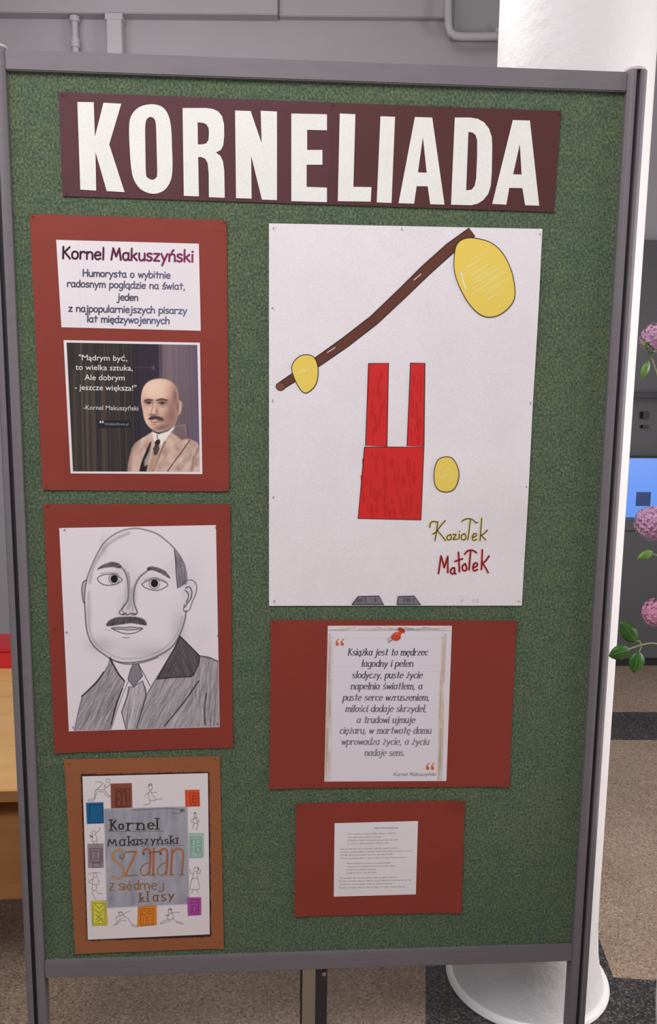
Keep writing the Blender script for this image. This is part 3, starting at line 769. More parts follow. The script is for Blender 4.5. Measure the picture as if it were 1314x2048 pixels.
# head
HD = [(706,548),(709,490),(722,440),(745,402),(780,375),(825,361),(870,358),(920,367),(962,390),(993,425),(1010,470),(1015,530),(1030,540),(1042,560),(1040,600),(1030,645),(1008,665),(1000,700),(985,735),(950,762),(905,782),(855,798),(815,788),(775,758),(748,725),(730,680),(720,620),(712,580)]
hp = smooth(K_(*HD), 3, True); C.poly(hp, (226, 190, 166), 1, 1); hm = C.polymask(hp, 1.)
def B(x, y, rx, ry, c, al, ang=0, clip=hm): C.blob(K_((x, y))[0], rx / 4.106, ry / 4.106, c, al, ang, clip)
B(985, 560, 60, 190, (150, 106, 98), .75); B(1000, 420, 45, 90, (180, 138, 126), .6); B(800, 430, 90, 60, (240, 208, 184), .8)
B(930, 690, 80, 70, (150, 106, 96), .75, -20); B(880, 760, 80, 26, (110, 76, 70), .75, -12); B(735, 560, 22, 60, (190, 146, 128), .5)
B(1020, 600, 14, 45, (196, 150, 134), .9); B(1008, 590, 7, 44, (96, 66, 64), .8); B(1030, 600, 7, 40, (214, 180, 160), .6)
B(770, 552, 36, 18, (120, 84, 74), .8); B(882, 558, 48, 22, (130, 92, 82), .8); B(760, 640, 22, 40, (226, 188, 162), .5)
B(770, 535, 34, 10, (120, 80, 70), .7); B(880, 535, 46, 11, (120, 82, 74), .7)
for a in (((738,542),(762,531),(796,536)), ((838,538),(875,526),(918,537))): C.line(smooth(K_(*a), 4), 3.1, (66, 44, 42), .85, 1.1)
C.line(K_((742,556),(765,550),(790,558)), 1.6, (48, 32, 32), .9); C.blob(K_((768,558))[0], 3.3, 2.5, (30, 20, 22), .95)
C.line(K_((848,558),(878,550),(915,560)), 1.4, (56, 38, 38), .9); C.blob(K_((880,560))[0], 3.4, 2.6, (36, 26, 28), .95); B(885, 588, 40, 9, (160, 118, 104), .6); B(770, 584, 26, 8, (170, 128, 112), .5); B(955, 640, 30, 90, (128, 88, 82), .5, -8); B(985, 500, 18, 60, (110, 78, 76), .6); B(700 + 60, 610, 10, 40, (200, 158, 138), .4)
C.line(smooth(K_((806,555),(800,600),(788,640),(792,655),(815,660),(835,655)), 4), 1.4, (130, 92, 80), .8, .9); B(838, 630, 16, 42, (150, 108, 94), .7); B(800, 655, 30, 8, (100, 66, 60), .8)
C.poly(K_((762,690),(785,668),(815,665),(850,668),(880,680),(892,705),(862,700),(825,690),(790,700)), (64, 44, 44), .95, 1.2)
B(868, 695, 26, 16, (84, 58, 58), .8); C.line(K_((785,712),(810,718),(845,714)), 1.6, (104, 60, 56), .9); B(812, 735, 30, 9, (160, 112, 98), .7); B(810, 700, 22, 4, (200, 160, 140), .6)
C.build('portrait_photo', sh, Y_SHEET - .0001)
ik = Ink(Y_INK - .0001); cw = (226, 222, 216); cq = (196, 192, 186)
for T_, a, b, c in (('"Mądrym być,', (195,206), (593,214), cw), ('to wielka sztuka,', (168,285), (638,293), cw), ('Ale dobrym', (242,369), (572,373), cw),
                    ('- jeszcze większa!"', (162,450), (668,458), cw), ('-Kornel Makuszyński', (232,612), (684,620), (206, 202, 200))):
    ik = Ink(Y_INK - .0001); p = K_(a, b); text(ik, T_, p[0], p[1], (44 if T_[0] != '-' or T_[1] == ' ' else 36) / 4.106, c, bold=.004); ik.build('lettering', sh)
ik = Ink(Y_INK - .0001)
ik.poly(K_((345,703),(615,700),(620,760),(350,765)), (34, 32, 34), 0)
p = K_((365,752),(400,752)); text(ik, '\u201d', p[0], p[1], 44 / 4.106, cw, bold=.02, layer=2)
p = K_((406,741),(603,741)); text(ik, 'WielkieSłowa.pl', p[0], p[1], 20 / 4.106, (150, 148, 148), layer=2)
ik.build('caption_plate', sh)
for x, y in ((64, 433), (447, 446), (452, 977), (91, 974)): pin(x, y, -.0035, t, 50, 3)

# ---- card 2: pencil portrait
cs = [(86.2, 1007.8), (460, 1008.1), (466.3, 1494.8), (109, 1506.4)]
t = thing('mounted_poster', 'brick-red card with a pencil drawing of a bald moustached man', 'poster', base_loc(cs), 'posters on red or brown card')
slab('backing_card', cs, Y_CARD, M_BRICK, t, lift=curl(.001, .003, .002, .002, 0, .001, .001, .001), nu=20, nv=26)
K_ = crop(70, 990, 3.205)
qs = K_((155,212),(1160,193),(1184,1487),(217,1515))
sh = slab('drawing_sheet', qs, Y_SHEET, M_WHITE, t, .0003)
q_ = quad(qs); C = Canvas([tuple(q_(.002, .002)), tuple(q_(.998, .002)), tuple(q_(.998, .998)), tuple(q_(.002, .998))], 1.5, (226, 217, 221))
PC = (68, 63, 68); DK = (40, 36, 40)
def L(*p, w=1.2, c=PC, al=.85, s=.5, cl=None, sm=True): C.line(smooth(K_(*p), 5) if sm else K_(*p), w * (1.22 if w < 2.6 else 1), tuple(np.array(c) * (.86 if w < 2.6 else 1)), al, s, cl)
# smudged tones
for x, y, rx, ry, al in ((440,330,22,60,.22),(352,760,12,120,.3),(1000,500,60,120,.08),(420,960,90,50,.3),(560,700,40,90,.16),(760,1010,200,40,.32),(920,860,50,120,.3),(700,540,60,40,.16),(660,950,200,30,.08),(600,720,30,90,.22),(640,640,16,90,.3),(585,620,14,90,.28),(1060,900,60,80,.08),(980,620,40,70,.2),(880,480,60,60,.12),(560,480,60,60,.14)):
    C.blob(K_((x, y))[0], rx / 3.2, ry / 3.2, (140, 134, 140), al)
face = [(330,545),(352,480),(395,385),(440,310),(500,258),(570,225),(640,214),(700,222),(780,248),(850,300),(895,345),(935,400),(962,460),(972,530),(968,570)]
L(*face, w=2.0, c=(110, 104, 108), al=.8, s=1.0); L((350,560),(370,470),(410,395),(455,330),(520,280),(600,245),w=6, c=(150, 144, 148), al=.55, s=2.5)
L((330,545),(318,640),(322,760),(335,880),(375,965),(440,1020),(510,1062),(590,1075),(700,1062),(800,1025),(880,970),(930,890),(960,800),(968,740), w=2.0, c=(98, 92, 98), al=.9, s=.9)
L((345,620),(338,740),(352,870),(395,955),(470,1015),(540,1045),(600,1050),(700,1040),(800,1000),(870,945),(920,870),(945,780), w=3.5, c=(165, 158, 162), al=.6, s=2)
L((480,1050),(540,1075),(600,1085),(700,1072),(790,1040), w=1.4, al=.8)
# hair patch and ear
hp = K_((893,348),(935,395),(962,460),(972,530),(968,570),(930,590),(912,598),(905,500),(900,420)); C.poly(hp, (142, 136, 140), .9, .8); hm = C.polymask(hp, .8)
for k in range(60):
    x = rng.uniform(890, 965); y = rng.uniform(350, 560); L((x, y), (x + 8, y + 70), w=.7, c=(88, 82, 88), al=.4, cl=hm, sm=False)
L((893,348),(900,420),(905,500),(914,598), w=1.3, al=.9)
L((930,590),(955,560),(985,545),(1015,550),(1036,580),(1032,630),(1010,680),(990,735),(965,748),(952,735),(958,700), w=1.5, c=(100, 94, 98)); L((965,595),(990,590),(1005,620),(1000,660),(980,690),(960,720), w=1.8); L((962,610),(978,625),(985,650),(968,690), w=1.6)
L((328,545),(308,560),(300,600),(303,650),(312,690),(320,690), w=1.5); L((316,560),(308,620),(314,680), w=3, c=(130, 124, 128), al=.6, s=1)
# brows
for br in ([(398,478),(430,450),(485,430),(530,435),(555,455),(545,470),(500,462),(450,466)], [(718,488),(722,465),(750,458),(800,470),(840,492),(868,535),(840,522),(790,495),(745,482)]):
    pp = K_(*br); C.poly(smooth(pp, 3, True), (96, 90, 94), .85, .9); bm_ = C.polymask(pp, 1)
    for k in range(60):
        i = rng.integers(0, len(br)); x, y = br[i]; x += rng.uniform(-25, 25); y += rng.uniform(-14, 14); L((x - 12, y + 9), (x + 12, y - 6), w=.8, c=DK, al=.5, cl=bm_, sm=False)
# eyes
L((400,535),(420,518),(460,508),(510,510),(545,530),(560,545),(535,565),(490,578),(440,575),(410,555),(400,535), w=1.3, al=.9)
L((684,570),(720,550),(770,540),(820,552),(852,575),(820,600),(780,612),(735,605),(700,590),(684,570), w=1.3, al=.9); L((700,548),(750,532),(800,535),(840,555), w=1.0, al=.6); L((420,505),(470,496),(530,505), w=.9, al=.5)
for x, y in ((508, 538), (766, 566)):
    C.blob(K_((x, y))[0], 9.5, 10.5, (165, 158, 162), .8); C.poly([(K_((x, y))[0][0] + 7.2 * math.cos(a), K_((x, y))[0][1] + 7.8 * math.sin(a)) for a in np.linspace(0, 6.1, 24)], (24, 20, 24), 1, .8)
    L(*[(x + 34 * math.cos(a), y + 36 * math.sin(a)) for a in np.linspace(.2, 6.0, 14)], w=1.1, al=.6)
# nose
L((545,455),(575,490),(592,540),(598,620),(592,680),(555,730),(540,755),(560,768),(580,765), w=2.0, c=(96, 90, 96), al=.8, s=.8); L((600,500),(606,600),(604,700),(596,730), w=3.5, c=(150, 144, 148), al=.6, s=1.6)
L((715,490),(668,530),(640,590),(632,660),(640,710),(655,750),(640,768),(620,765), w=2.2, c=(92, 86, 92), al=.85, s=.9); L((655,560),(622,610),(618,690),(628,740), w=4, c=(150, 144, 148), al=.6, s=1.6)
L((560,765),(580,758),(592,770),(605,762),(625,758),(650,765), w=1.6); L((570,700),(560,740),(575,760), w=1.1, al=.7)
L((575,480),(604,540),(606,620),w=4,c=(130,124,130),al=.4,s=2)
# moustache and mouth
mo = [(455,832),(475,805),(520,785),(590,780),(650,782),(695,795),(716,822),(712,836),(670,830),(620,822),(580,825),(520,835),(470,842)]
pp = K_(*mo); C.poly(smooth(pp, 3, True), (98, 92, 96), .95, .8); mm = C.polymask(pp, .8)
for k in range(110):
    x = rng.uniform(450, 716); y = rng.uniform(780, 838); dx = (x - 590) * .12; L((x - dx, y - 14), (x + dx, y + 14), w=.8, c=(48, 44, 48), al=.5, cl=mm, sm=False)
L((488,855),(530,848),(580,850),(610,846),(650,850),(690,856),(650,880),(600,890),(550,882),(488,855), w=1.6, c=(92, 86, 90)); L((500,858),(560,862),(600,866),(650,862),(686,856), w=1.3); C.poly(K_((500,855),(560,850),(610,850),(686,856),(610,864)), (150, 144, 148), .6, 1)
L((560,912),(580,916),(605,912), w=1.3, al=.6); L((450,862),(480,870), w=1, al=.3)
# jacket
jl = [(483,1040),(470,1090),(440,1140),(385,1205),(335,1255),(302,1290),(275,1400),(250,1515),(480,1505),(505,1420),(530,1330),(575,1195),(540,1150),(505,1090)]
jr = [(930,905),(1055,1030),(1165,1060),(1180,1080),(1186,1488),(650,1500),(680,1400),(720,1270),(780,1170),(830,1090),(890,990)]
tie = [(600,1230),(590,1290),(555,1390),(585,1505),(650,1500),(712,1280),(690,1190),(630,1230)]
for pl, c, a0, n_ in ((jl, (156, 149, 153), 62, 520), (jr, (160, 153, 157), 62, 900), (tie, (186, 178, 182), 80, 130)):
    pp = K_(*pl); C.poly(pp, c, .82, .8); jm = C.polymask(pp, .8); xs = [p[0] for p in pl]; ys = [p[1] for p in pl]
    for k in range(n_):
        x = rng.uniform(min(xs), max(xs)); y = rng.uniform(min(ys), max(ys)); a = math.radians(a0 + rng.uniform(-10, 10) + (22 if (x > 1000) else 0)); ln = rng.uniform(30, 90)
        C.line(K_((x + ln * math.cos(a), y - ln * math.sin(a)), (x - ln * math.cos(a), y + ln * math.sin(a))), .8, (96, 90, 95) if k % 3 else (206, 198, 202), rng.uniform(.25, .6), .45, jm)
    L(*pl, pl[0], w=1.3, c=(84, 79, 84), al=.7, sm=False)
cl_ = [(930,905),(1055,1032),(1050,1080),(1018,1152),(1000,1165),(900,1168),(782,1180),(830,1090),(890,990)]
pp = K_(*cl_); C.poly(pp, (88, 82, 86), .95, .8); jm = C.polymask(pp, .8)
for k in range(220):
    x = rng.uniform(780, 1055); y = rng.uniform(905, 1180); a = math.radians(118 + rng.uniform(-8, 8)) if x > 900 else math.radians(60); ln = 45
    C.line(K_((x + ln * math.cos(a), y - ln * math.sin(a)), (x - ln * math.cos(a), y + ln * math.sin(a))), .8, (50, 46, 50) if k % 3 else (130, 124, 128), .45, .45, jm)
L(*cl_, cl_[0], w=1.8, c=DK, al=.85, sm=False)
C.poly(K_((632,1080),(660,1080),(690,1160),(632,1230),(595,1180),(612,1120)), (128, 122, 126), .95, .8); L((632,1080),(612,1120),(595,1180),(632,1230),(690,1160),(662,1082), w=1.2, sm=False)
L((662,1082),(700,1150),(738,1225), w=1.3, sm=False); L((480,1045),(505,1095),(535,1148),(572,1192), w=2.4, c=DK, sm=False); L((600,1190),(555,1300),(520,1400),(488,1500), w=1.1, al=.7, sm=False)
L((560,1240),(520,1340),(488,1470), w=2.2, c=DK, al=.8, sm=False); L((440,1135),(395,1200),(340,1255),(300,1290), w=2.2, c=DK, al=.85); L((605,1235),(590,1300),(555,1392),(585,1505), w=1.2, sm=False)
L((1050,1190),(960,1320),(830,1480), w=2.0, c=DK, al=.8); L((1100,1270),(1085,1370),(1090,1470), w=2.0, c=DK, al=.8); L((690,1200),(712,1270),(680,1400),(650,1495), w=1.4, al=.8)
L((1060,1032),(1120,1042),(1172,1070), w=1.5, al=.9)
C.a += rng.normal(0, 2.2, C.a.shape[:2])[..., None]
C.build('pencil_drawing', sh, Y_SHEET - .0001)
for x, y in ((127, 1061), (430, 1056), (131, 1266), (434, 1272), (144, 1456), (433, 1449), (107, 1258), (93, 1013)): pin(x, y, -.0036, t, 40, 4)

# ---- card 3: book cover drawing
cs = [(128.5, 1518.6), (439.5, 1512.2), (447.8, 1896.6), (150.5, 1908)]
t = thing('mounted_poster', 'brown card with a hand-lettered book cover drawing framed by coloured doors', 'poster', base_loc(cs), 'posters on red or brown card')
slab('backing_card', cs, Y_CARD, M_BROWN, t, lift=curl(.001, .001, .002, .001, 0, 0, .001, 0), nu=20, nv=24)
K_ = crop(120, 1500, 3.865)
# ragged dark under-sheet
q_ = quad(K_((160,188),(1153,168),(1168,1443),(208,1476)))
edge = []
for (ua, va, ub, vb, n_) in ((0, 0, 1, 0, 60), (1, 0, 1, 1, 76), (1, 1, 0, 1, 60), (0, 1, 0, 0, 76)):
    for k in range(n_):
        f = k / n_; p = q_(ua + (ub - ua) * f, va + (vb - va) * f); edge.append((p[0] + random.uniform(-.9, .9), p[1] + random.uniform(-.9, .9)))
ik = Ink(Y_SHEET); ik.poly(edge, (60, 34, 30)); sh0 = ik.build('ragged_under_sheet', t, M_INK)
qs = K_((173,205),(1143,180),(1158,1425),(215,1467))
sh = slab('cover_sheet', qs, Y_SHEET - .0006, M_WHITE, t, .0004)
q_ = quad(qs); C = Canvas([tuple(q_(.003, .003)), tuple(q_(.997, .003)), tuple(q_(.997, .997)), tuple(q_(.003, .997))], 1.4, (224, 214, 214))
pp = K_((340,455),(985,438),(1000,1190),(362,1222)); C.poly(pp, (158, 156, 166), .95, 1.4); gm = C.polymask(pp, 1.4)
for k in range(200):
    p = K_((rng.uniform(340, 1000), rng.uniform(440, 1220)))[0]; C.blob(p, rng.uniform(2, 6), rng.uniform(6, 26), [(136, 134, 148), (184, 180, 184), (128, 130, 142), (170, 164, 172)][k % 4], .35, rng.uniform(-8, 8), gm)
C.line(smooth(K_((560,465),(700,458),(850,450),(960,470)), 4), 2.5, (96, 96, 108), .6, 1, gm); C.line(smooth(K_((860,485),(910,490),(950,472)), 4), 2, (90, 90, 100), .6, 1, gm); C.blob(K_((945,466))[0], 3.5, 2.5, (58, 54, 60), .85)
def door(pts, c, dk, inner=None, wob=.9):
    pp = K_(*pts); C.poly(pp, c, .97, .8); mk_ = C.polymask(pp, .8); xs = [p[0] for p in pts]; ys = [p[1] for p in pts]; x0, x1, y0, y1 = min(xs), max(xs), min(ys), max(ys)
    for k in range(34):
        x = rng.uniform(x0, x1); C.line(K_((x, rng.uniform(y0, y1)), (x + rng.uniform(-6, 6), rng.uniform(y0, y1))), 1.2, tuple(np.array(c) * rng.choice([.86, 1.13])), .45, .7, mk_)
    C.line(pp + pp[:1], 1.0, dk, .7, .6)
    if inner:
        for seg in inner: C.line(K_(*[(x0 + u * (x1 - x0), y0 + v * (y1 - y0)) for u, v in seg]), 1.5, dk, .85, .6)
BX = lambda a, b, c, d: [(a, b), (c, b), (c, d), (a, d), (a, b)]
door([(393,262),(553,258),(557,443),(397,450)], (134, 72, 56), (72, 34, 28), [BX(.22,.22,.88,.95), BX(.3,.35,.46,.6), BX(.54,.35,.74,.9), [(.3,.3),(.74,.3)], BX(.3,.66,.46,.9), [(.58,.45),(.7,.45),(.7,.7)]])
door([(968,312),(1075,308),(1080,433),(972,438)], (216, 78, 38), (150, 40, 18), [BX(.32,.2,.95,.92), BX(.5,.35,.8,.75), [(.5,.55),(.8,.55)]])
door([(203,410),(333,406),(338,565),(210,570)], (22, 92, 138), (14, 58, 100), [BX(.2,.1,.95,.95)])
door([(215,728),(333,725),(336,908),(220,910)], (148, 134, 140), (84, 70, 78), [BX(.15,.2,.9,.75), BX(.25,.3,.45,.65), BX(.55,.3,.8,.65), BX(.3,.8,.8,.98)])
door([(1000,645),(1110,645),(1108,828),(1000,835)], (162, 190, 180), (98, 140, 128), [BX(.1,.15,.85,.98), BX(.2,.25,.42,.5), BX(.5,.25,.75,.45), BX(.2,.6,.42,.75), BX(.5,.55,.75,.8), [(.25,.85),(.3,.92)], [(.6,.85),(.65,.92)]])
door([(240,1168),(355,1165),(368,1355),(250,1360)], (214, 204, 72), (128, 118, 40), [BX(.12,.1,.85,.92), [(.25,.15),(.5,.3),(.72,.15)], [(.3,.55),(.75,.85)], [(.3,.75),(.7,.5)], [(.25,.35),(.5,.5),(.75,.35)], [(.3,.85),(.7,.7)]])
door([(604,1210),(744,1203),(746,1352),(600,1364)], (222, 132, 40), (160, 74, 22), [BX(.15,.15,.85,.92), BX(.25,.25,.42,.45), BX(.55,.25,.75,.4), [(.3,.55),(.3,.85)], [(.55,.5),(.55,.85)], [(.75,.5),(.75,.85)], [(.45,.55),(.45,.85)]])
door([(985,1142),(1090,1140),(1090,1275),(990,1280)], (176, 74, 152), (116, 36, 104), [BX(.25,.12,.8,.9), BX(.38,.45,.66,.8), [(.3,.3),(.75,.3)]])
C.a += rng.normal(0, 2., C.a.shape[:2])[..., None]
pic = C.build('painted_cover', sh, Y_SHEET - .0007)
ik = Ink(Y_SHEET - .0009)
kk = 1 / 3.865; BK = (52, 44, 40)
def HL(T_, boxes, w_, col, pen=(.6, 0.), serif=True, col2=None):
    for ch, (x0, y0, x1, y1) in zip(T_, boxes):
        a, b = K_((x0, y0), (x1, y1)); fit(ik, ch, a[0], a[1], b[0], b[1], w_ * kk, col, pen, serif, col2=col2)
HL('Kornel', [(395,540,440,620),(455,572,490,612),(525,566,570,620),(600,566,648,616),(680,562,722,612),(752,530,775,612)], 13, (58, 48, 40))
HL('Makuszyński', [(370,690,436,742),(462,692,506,738),(530,668,570,738),(572,692,600,732),(615,690,640,726),(655,690,680,728),(705,685,735,742),(755,672,790,726),(808,690,835,724),(855,665,888,724),(905,662,925,722)], 10, (58, 52, 52))
HL('S', [(400,770,495,995)], 14, (176, 140, 62), serif=False, pen=(.45, 0), col2=(196, 130, 60))
ik.stroke(smooth(K_((495,800),(490,835),(470,838),(462,822)), 4), 2.2, (150, 92, 50), 2)
ik.stroke(K_((510,788),(590,785)), 2.6, (150, 98, 62), 2); ik.stroke(K_((590,785),(505,968)), 3.6, (186, 112, 62), 2); ik.stroke(K_((505,972),(600,968)), 2.2, (160, 106, 72), 2)
def tall_a(x):
    ik.stroke(smooth(K_((x + 25,800),(x + 30,775),(x + 55,765),(x + 78,780),(x + 80,830),(x + 76,900),(x + 70,965)), 4), 3.6, (176, 100, 56), 2); ik.dot(K_((x + 28, 802))[0], 2.3, (110, 66, 46), 2)
    ik.stroke(smooth(K_((x + 76,870),(x + 40,880),(x + 8,915),(x + 12,960),(x + 45,968),(x + 72,930)), 4), 2.0, (150, 112, 70), 2)
tall_a(618); tall_a(750)
ik.stroke(K_((725,760),(718,965)), 3.8, (184, 100, 52), 2); ik.stroke(K_((690,792),(772,785)), 1.5, (70, 52, 44), 2)
ik.stroke(K_((868,770),(858,960)), 3.4, (170, 96, 56), 2); ik.stroke(smooth(K_((868,800),(895,768),(930,765),(950,790),(950,860),(942,955)), 4), 3.4, (176, 104, 60), 2)
for x in (720, 865, 942): ik.stroke(K_((x - 16, 966), (x + 16, 964)), 1.4, (120, 80, 54), 2)
HL('zsiódmej', [(385,1030,418,1085),(455,1032,490,1080),(502,1012,510,1080),(522,1012,548,1080),(575,1005,606,1078),(622,1032,690,1080),(710,1030,745,1078),(762,1012,800,1092)], 10, (150, 104, 62), serif=False)
HL('klasy', [(620,1110,655,1175),(678,1095,690,1170),(722,1122,760,1168),(785,1118,815,1165),(840,1112,880,1172)], 10, (122, 80, 52))
ik.stroke(K_((372,632),(802,628)), .6, (90, 86, 92), 1); ik.stroke(K_((365,742),(950,736)), .6, (110, 106, 112), 1)
ik.build('lettering', sh)
FG = (112, 106, 110)
ik = None
def F_(*p, w=.75, closed=False): ik.stroke(smooth(K_(*p), 4), w, FG, 1, caps=False)
def ring(x, y, r, ry=None): F_(*[(x + r * math.cos(a), y + (ry or r) * math.sin(a)) for a in np.linspace(0, 6.28, 9)])
# running children
ik = Ink(Y_SHEET - .0009); ring(372,238,16,15); F_((270,250),(310,248),(330,262),(300,290),(275,318)); F_((388,262),(365,288),(342,280),(350,262)); F_((275,305),(340,305),(352,270)); F_((272,312),(262,375),(225,380),(222,395),(262,388),(285,322)); F_((290,322),(340,325),(352,350),(392,362),(378,348),(362,338),(345,305)); ik.build('pencil_figure', sh)
ik = Ink(Y_SHEET - .0009); ring(700,290,14,18); F_((685,280),(690,265),(705,262),(712,278), w=1.5); F_((698,310),(682,350),(700,388),(742,385),(712,345),(702,312)); F_((690,325),(660,345),(655,360)); F_((708,330),(752,325)); F_((698,388),(690,415),(645,425)); F_((740,385),(780,375),(790,385)); ik.build('pencil_figure', sh)
ik = Ink(Y_SHEET - .0009); ring(1046,505,10,14); F_((1032,486),(1054,486), w=1.8); F_((1044,518),(1030,560),(1064,565),(1046,520)); F_((1040,525),(1012,545),(1022,562)); F_((1050,522),(1076,545),(1062,560)); F_((1038,562),(1024,610)); F_((1056,565),(1068,580),(1050,612),(1062,612)); ik.build('pencil_figure', sh)
ik = Ink(Y_SHEET - .0009); ring(262,640,15,16); F_((230,658),(250,668),(240,675),(232,660), w=1.6); F_((276,640),(302,625),(306,598)); F_((255,668),(248,705),(285,700),(278,660)); F_((258,705),(260,728)); F_((280,702),(290,722),(286,748)); ik.build('pencil_figure', sh)
ik = Ink(Y_SHEET - .0009); F_((218,960),(255,948),(290,946),(320,955)); ring(272,968,14,16); F_((260,985),(248,1035),(300,1035),(290,985)); F_((255,990),(220,1020),(240,1032)); F_((292,990),(302,1030)); F_((250,1040),(250,1085),(278,1080),(280,1045)); F_((258,1085),(250,1110),(278,1155)); F_((284,1085),(300,1112),(330,1104)); ik.build('pencil_figure', sh)
ik = Ink(Y_SHEET - .0009); ring(1052,925,18,16); F_((1062,905),(1072,918),(1066,932), w=1.6); F_((1000,920),(1012,955),(1035,950)); F_((1090,920),(1078,955),(1060,945)); F_((1035,948),(1020,1000),(1005,1070),(1040,1078),(1078,1072),(1066,1000),(1058,948)); F_((1018,995),(1068,992)); F_((1026,1075),(1024,1098),(1012,1105)); F_((1060,1078),(1062,1102),(1070,1104)); ik.build('pencil_figure', sh)
ik = Ink(Y_SHEET - .0009); ring(470,1266,16,14); F_((452,1262),(465,1252),(482,1258), w=1.6); F_((484,1275),(520,1252),(545,1248)); F_((484,1280),(520,1300),(560,1345),(600,1362),(580,1366),(540,1350)); F_((470,1285),(436,1290),(440,1304)); F_((488,1300),(460,1310),(425,1350),(412,1358)); F_((515,1320),(470,1320),(432,1355)); F_((430,1300),(440,1318), w=.5); ik.build('pencil_figure', sh)
ik = Ink(Y_SHEET - .0009); ring(850,1250,14,14); F_((838,1234),(855,1226),(864,1240), w=1.8); F_((845,1268),(815,1282),(838,1276)); F_((862,1258),(890,1255),(925,1255)); F_((842,1270),(832,1308),(870,1305),(880,1285),(862,1262)); F_((835,1308),(800,1322),(775,1342),(790,1342),(830,1325),(860,1318)); F_((868,1305),(905,1325),(950,1338),(938,1345),(895,1330)); ik.build('pencil_figure', sh)
for x, y, a in ((137, 1530, 60), (429, 1517, 0), (437, 1883, 0)): pin(x, y, -.0032, t, a, 4)

# ---- the big white poster: plain shapes in the drawing's colours, and its lettering
cs = [(538, 446.6), (1084.9, 457.8), (1043.6, 1211.2), (538, 1211.7)]
t = thing('large_poster', 'big white paper poster with red blocks, yellow shapes and a brown bar', 'poster', base_loc(cs))
def lp(u, v): return .0030 * math.exp(-((u - 1) / .05) ** 2) * (abs(math.sin(v * math.pi * 2.1)) ** 1.5)
sh = slab('paper_sheet', cs, Y_CARD, M_WHITE, t, .0003, lift=lp, nu=40, nv=50)
K_ = crop(520, 430, 2.227); K2 = crop(520, 830, 2.227)
ik = Ink(Y_CARD - .0003); RD = (206, 42, 40); YL = (238, 202, 92); BN = (98, 56, 42); BKM = (40, 34, 34); GR = (120, 116, 124)
def outline(pts, closed=True, w=1.5, layer=3): p = list(pts); ik.stroke(p + p[:1] if closed else p, w, BKM, layer, caps=False)
def block(pts, col, tone, n_=26, vert=True, sm=0):
    pts = smooth(pts, sm, True) if sm else pts
    ik.poly(pts, col, 0); xs = [p[0] for p in pts]; ys = [p[1] for p in pts]; x0, x1, y0, y1 = min(xs), max(xs), min(ys), max(ys)
    for k in range(n_):
        if sm:
            cx_, cy_ = (x0 + x1) / 2, (y0 + y1) / 2; a = random.uniform(0, 6.28); r = random.uniform(0, .62)
            x = cx_ + math.cos(a) * r * (x1 - x0) / 2; y = cy_ + math.sin(a) * r * (y1 - y0) / 2; ln = min(x1 - x0, y1 - y0) * .12
            ik.stroke([(x - ln, y + ln * .6), (x + ln, y - ln * .6)], random.uniform(3, 5), tone, 1)
        else:
            x = random.uniform(x0 + 7, x1 - 7); y = random.uniform(y0 + 8, y1 - 14); ln = random.uniform(8, min(34, (y1 - y0) * .3)); y2 = min(y + ln, y1 - 6)
            ik.stroke([(x, y), (x + random.uniform(-1.5, 1.5), y2)], random.uniform(2, 4.5), tone, 1)
    outline(pts)
def done(n): 
    global ik
    ik.build(n, sh, M_MARKER); ik = Ink(Y_CARD - (.0003 if n == 'red_block' else .0010))
RD2 = (194, 34, 34)
block([(737, 727), (777, 726), (774, 893), (731, 891)], RD, RD2, 20); done('red_block')
block([(821, 726), (850, 726), (848, 893), (814, 892)], RD, RD2, 16); done('red_block')
block([(729, 894), (848, 894), (842, 1040), (716, 1037)], RD, RD2, 60); done('red_block')
# brown bar
bar = [(557, 775), (592, 752), (640, 720), (690, 685), (748, 640), (806, 585), (852, 540), (900, 497), (944, 464)]
wd = [15, 17, 19, 20, 20, 21, 22, 22, 20]
Lp = []; Rp = []
for i, p in enumerate(bar):
    a = np.array(bar[max(i - 1, 0)]); b = np.array(bar[min(i + 1, len(bar) - 1)]); d = (b - a) / np.hypot(*(b - a)); nn = np.array([-d[1], d[0]])
    Lp.append(tuple(np.array(p) + nn * wd[i] / 2)); Rp.append(tuple(np.array(p) - nn * wd[i] / 2))
ik.poly(Lp + Rp[::-1], BN, 0); outline(Lp + Rp[::-1])
ik.dot((561, 773), 9, (120, 76, 60), 3, 16, 8); ik.stroke([(561 + 9 * math.cos(a), 773 + 8 * math.sin(a)) for a in np.linspace(0, 6.28, 16)], 1.3, BKM, 4, caps=False)
for a, b in (((655, 705), (670, 695)), ((828, 560), (842, 548))): ik.stroke([a, b], 2.2, (200, 180, 172), 3)
done('brown_bar')
# big yellow oval with one paler corner
ov = [(908 + 0, 520), (913, 490), (930, 477), (955, 477), (985, 487), (1008, 510), (1024, 545), (1030, 582), (1026, 604), (1008, 624), (985, 634), (962, 630), (940, 610), (922, 580), (910, 548)]
block(ov, YL, (240, 208, 112), 30, sm=4)
ik.stroke(smooth([(922, 545), (926, 562), (932, 578)], 4), 2.5, (250, 240, 210), 2); done('yellow_oval')
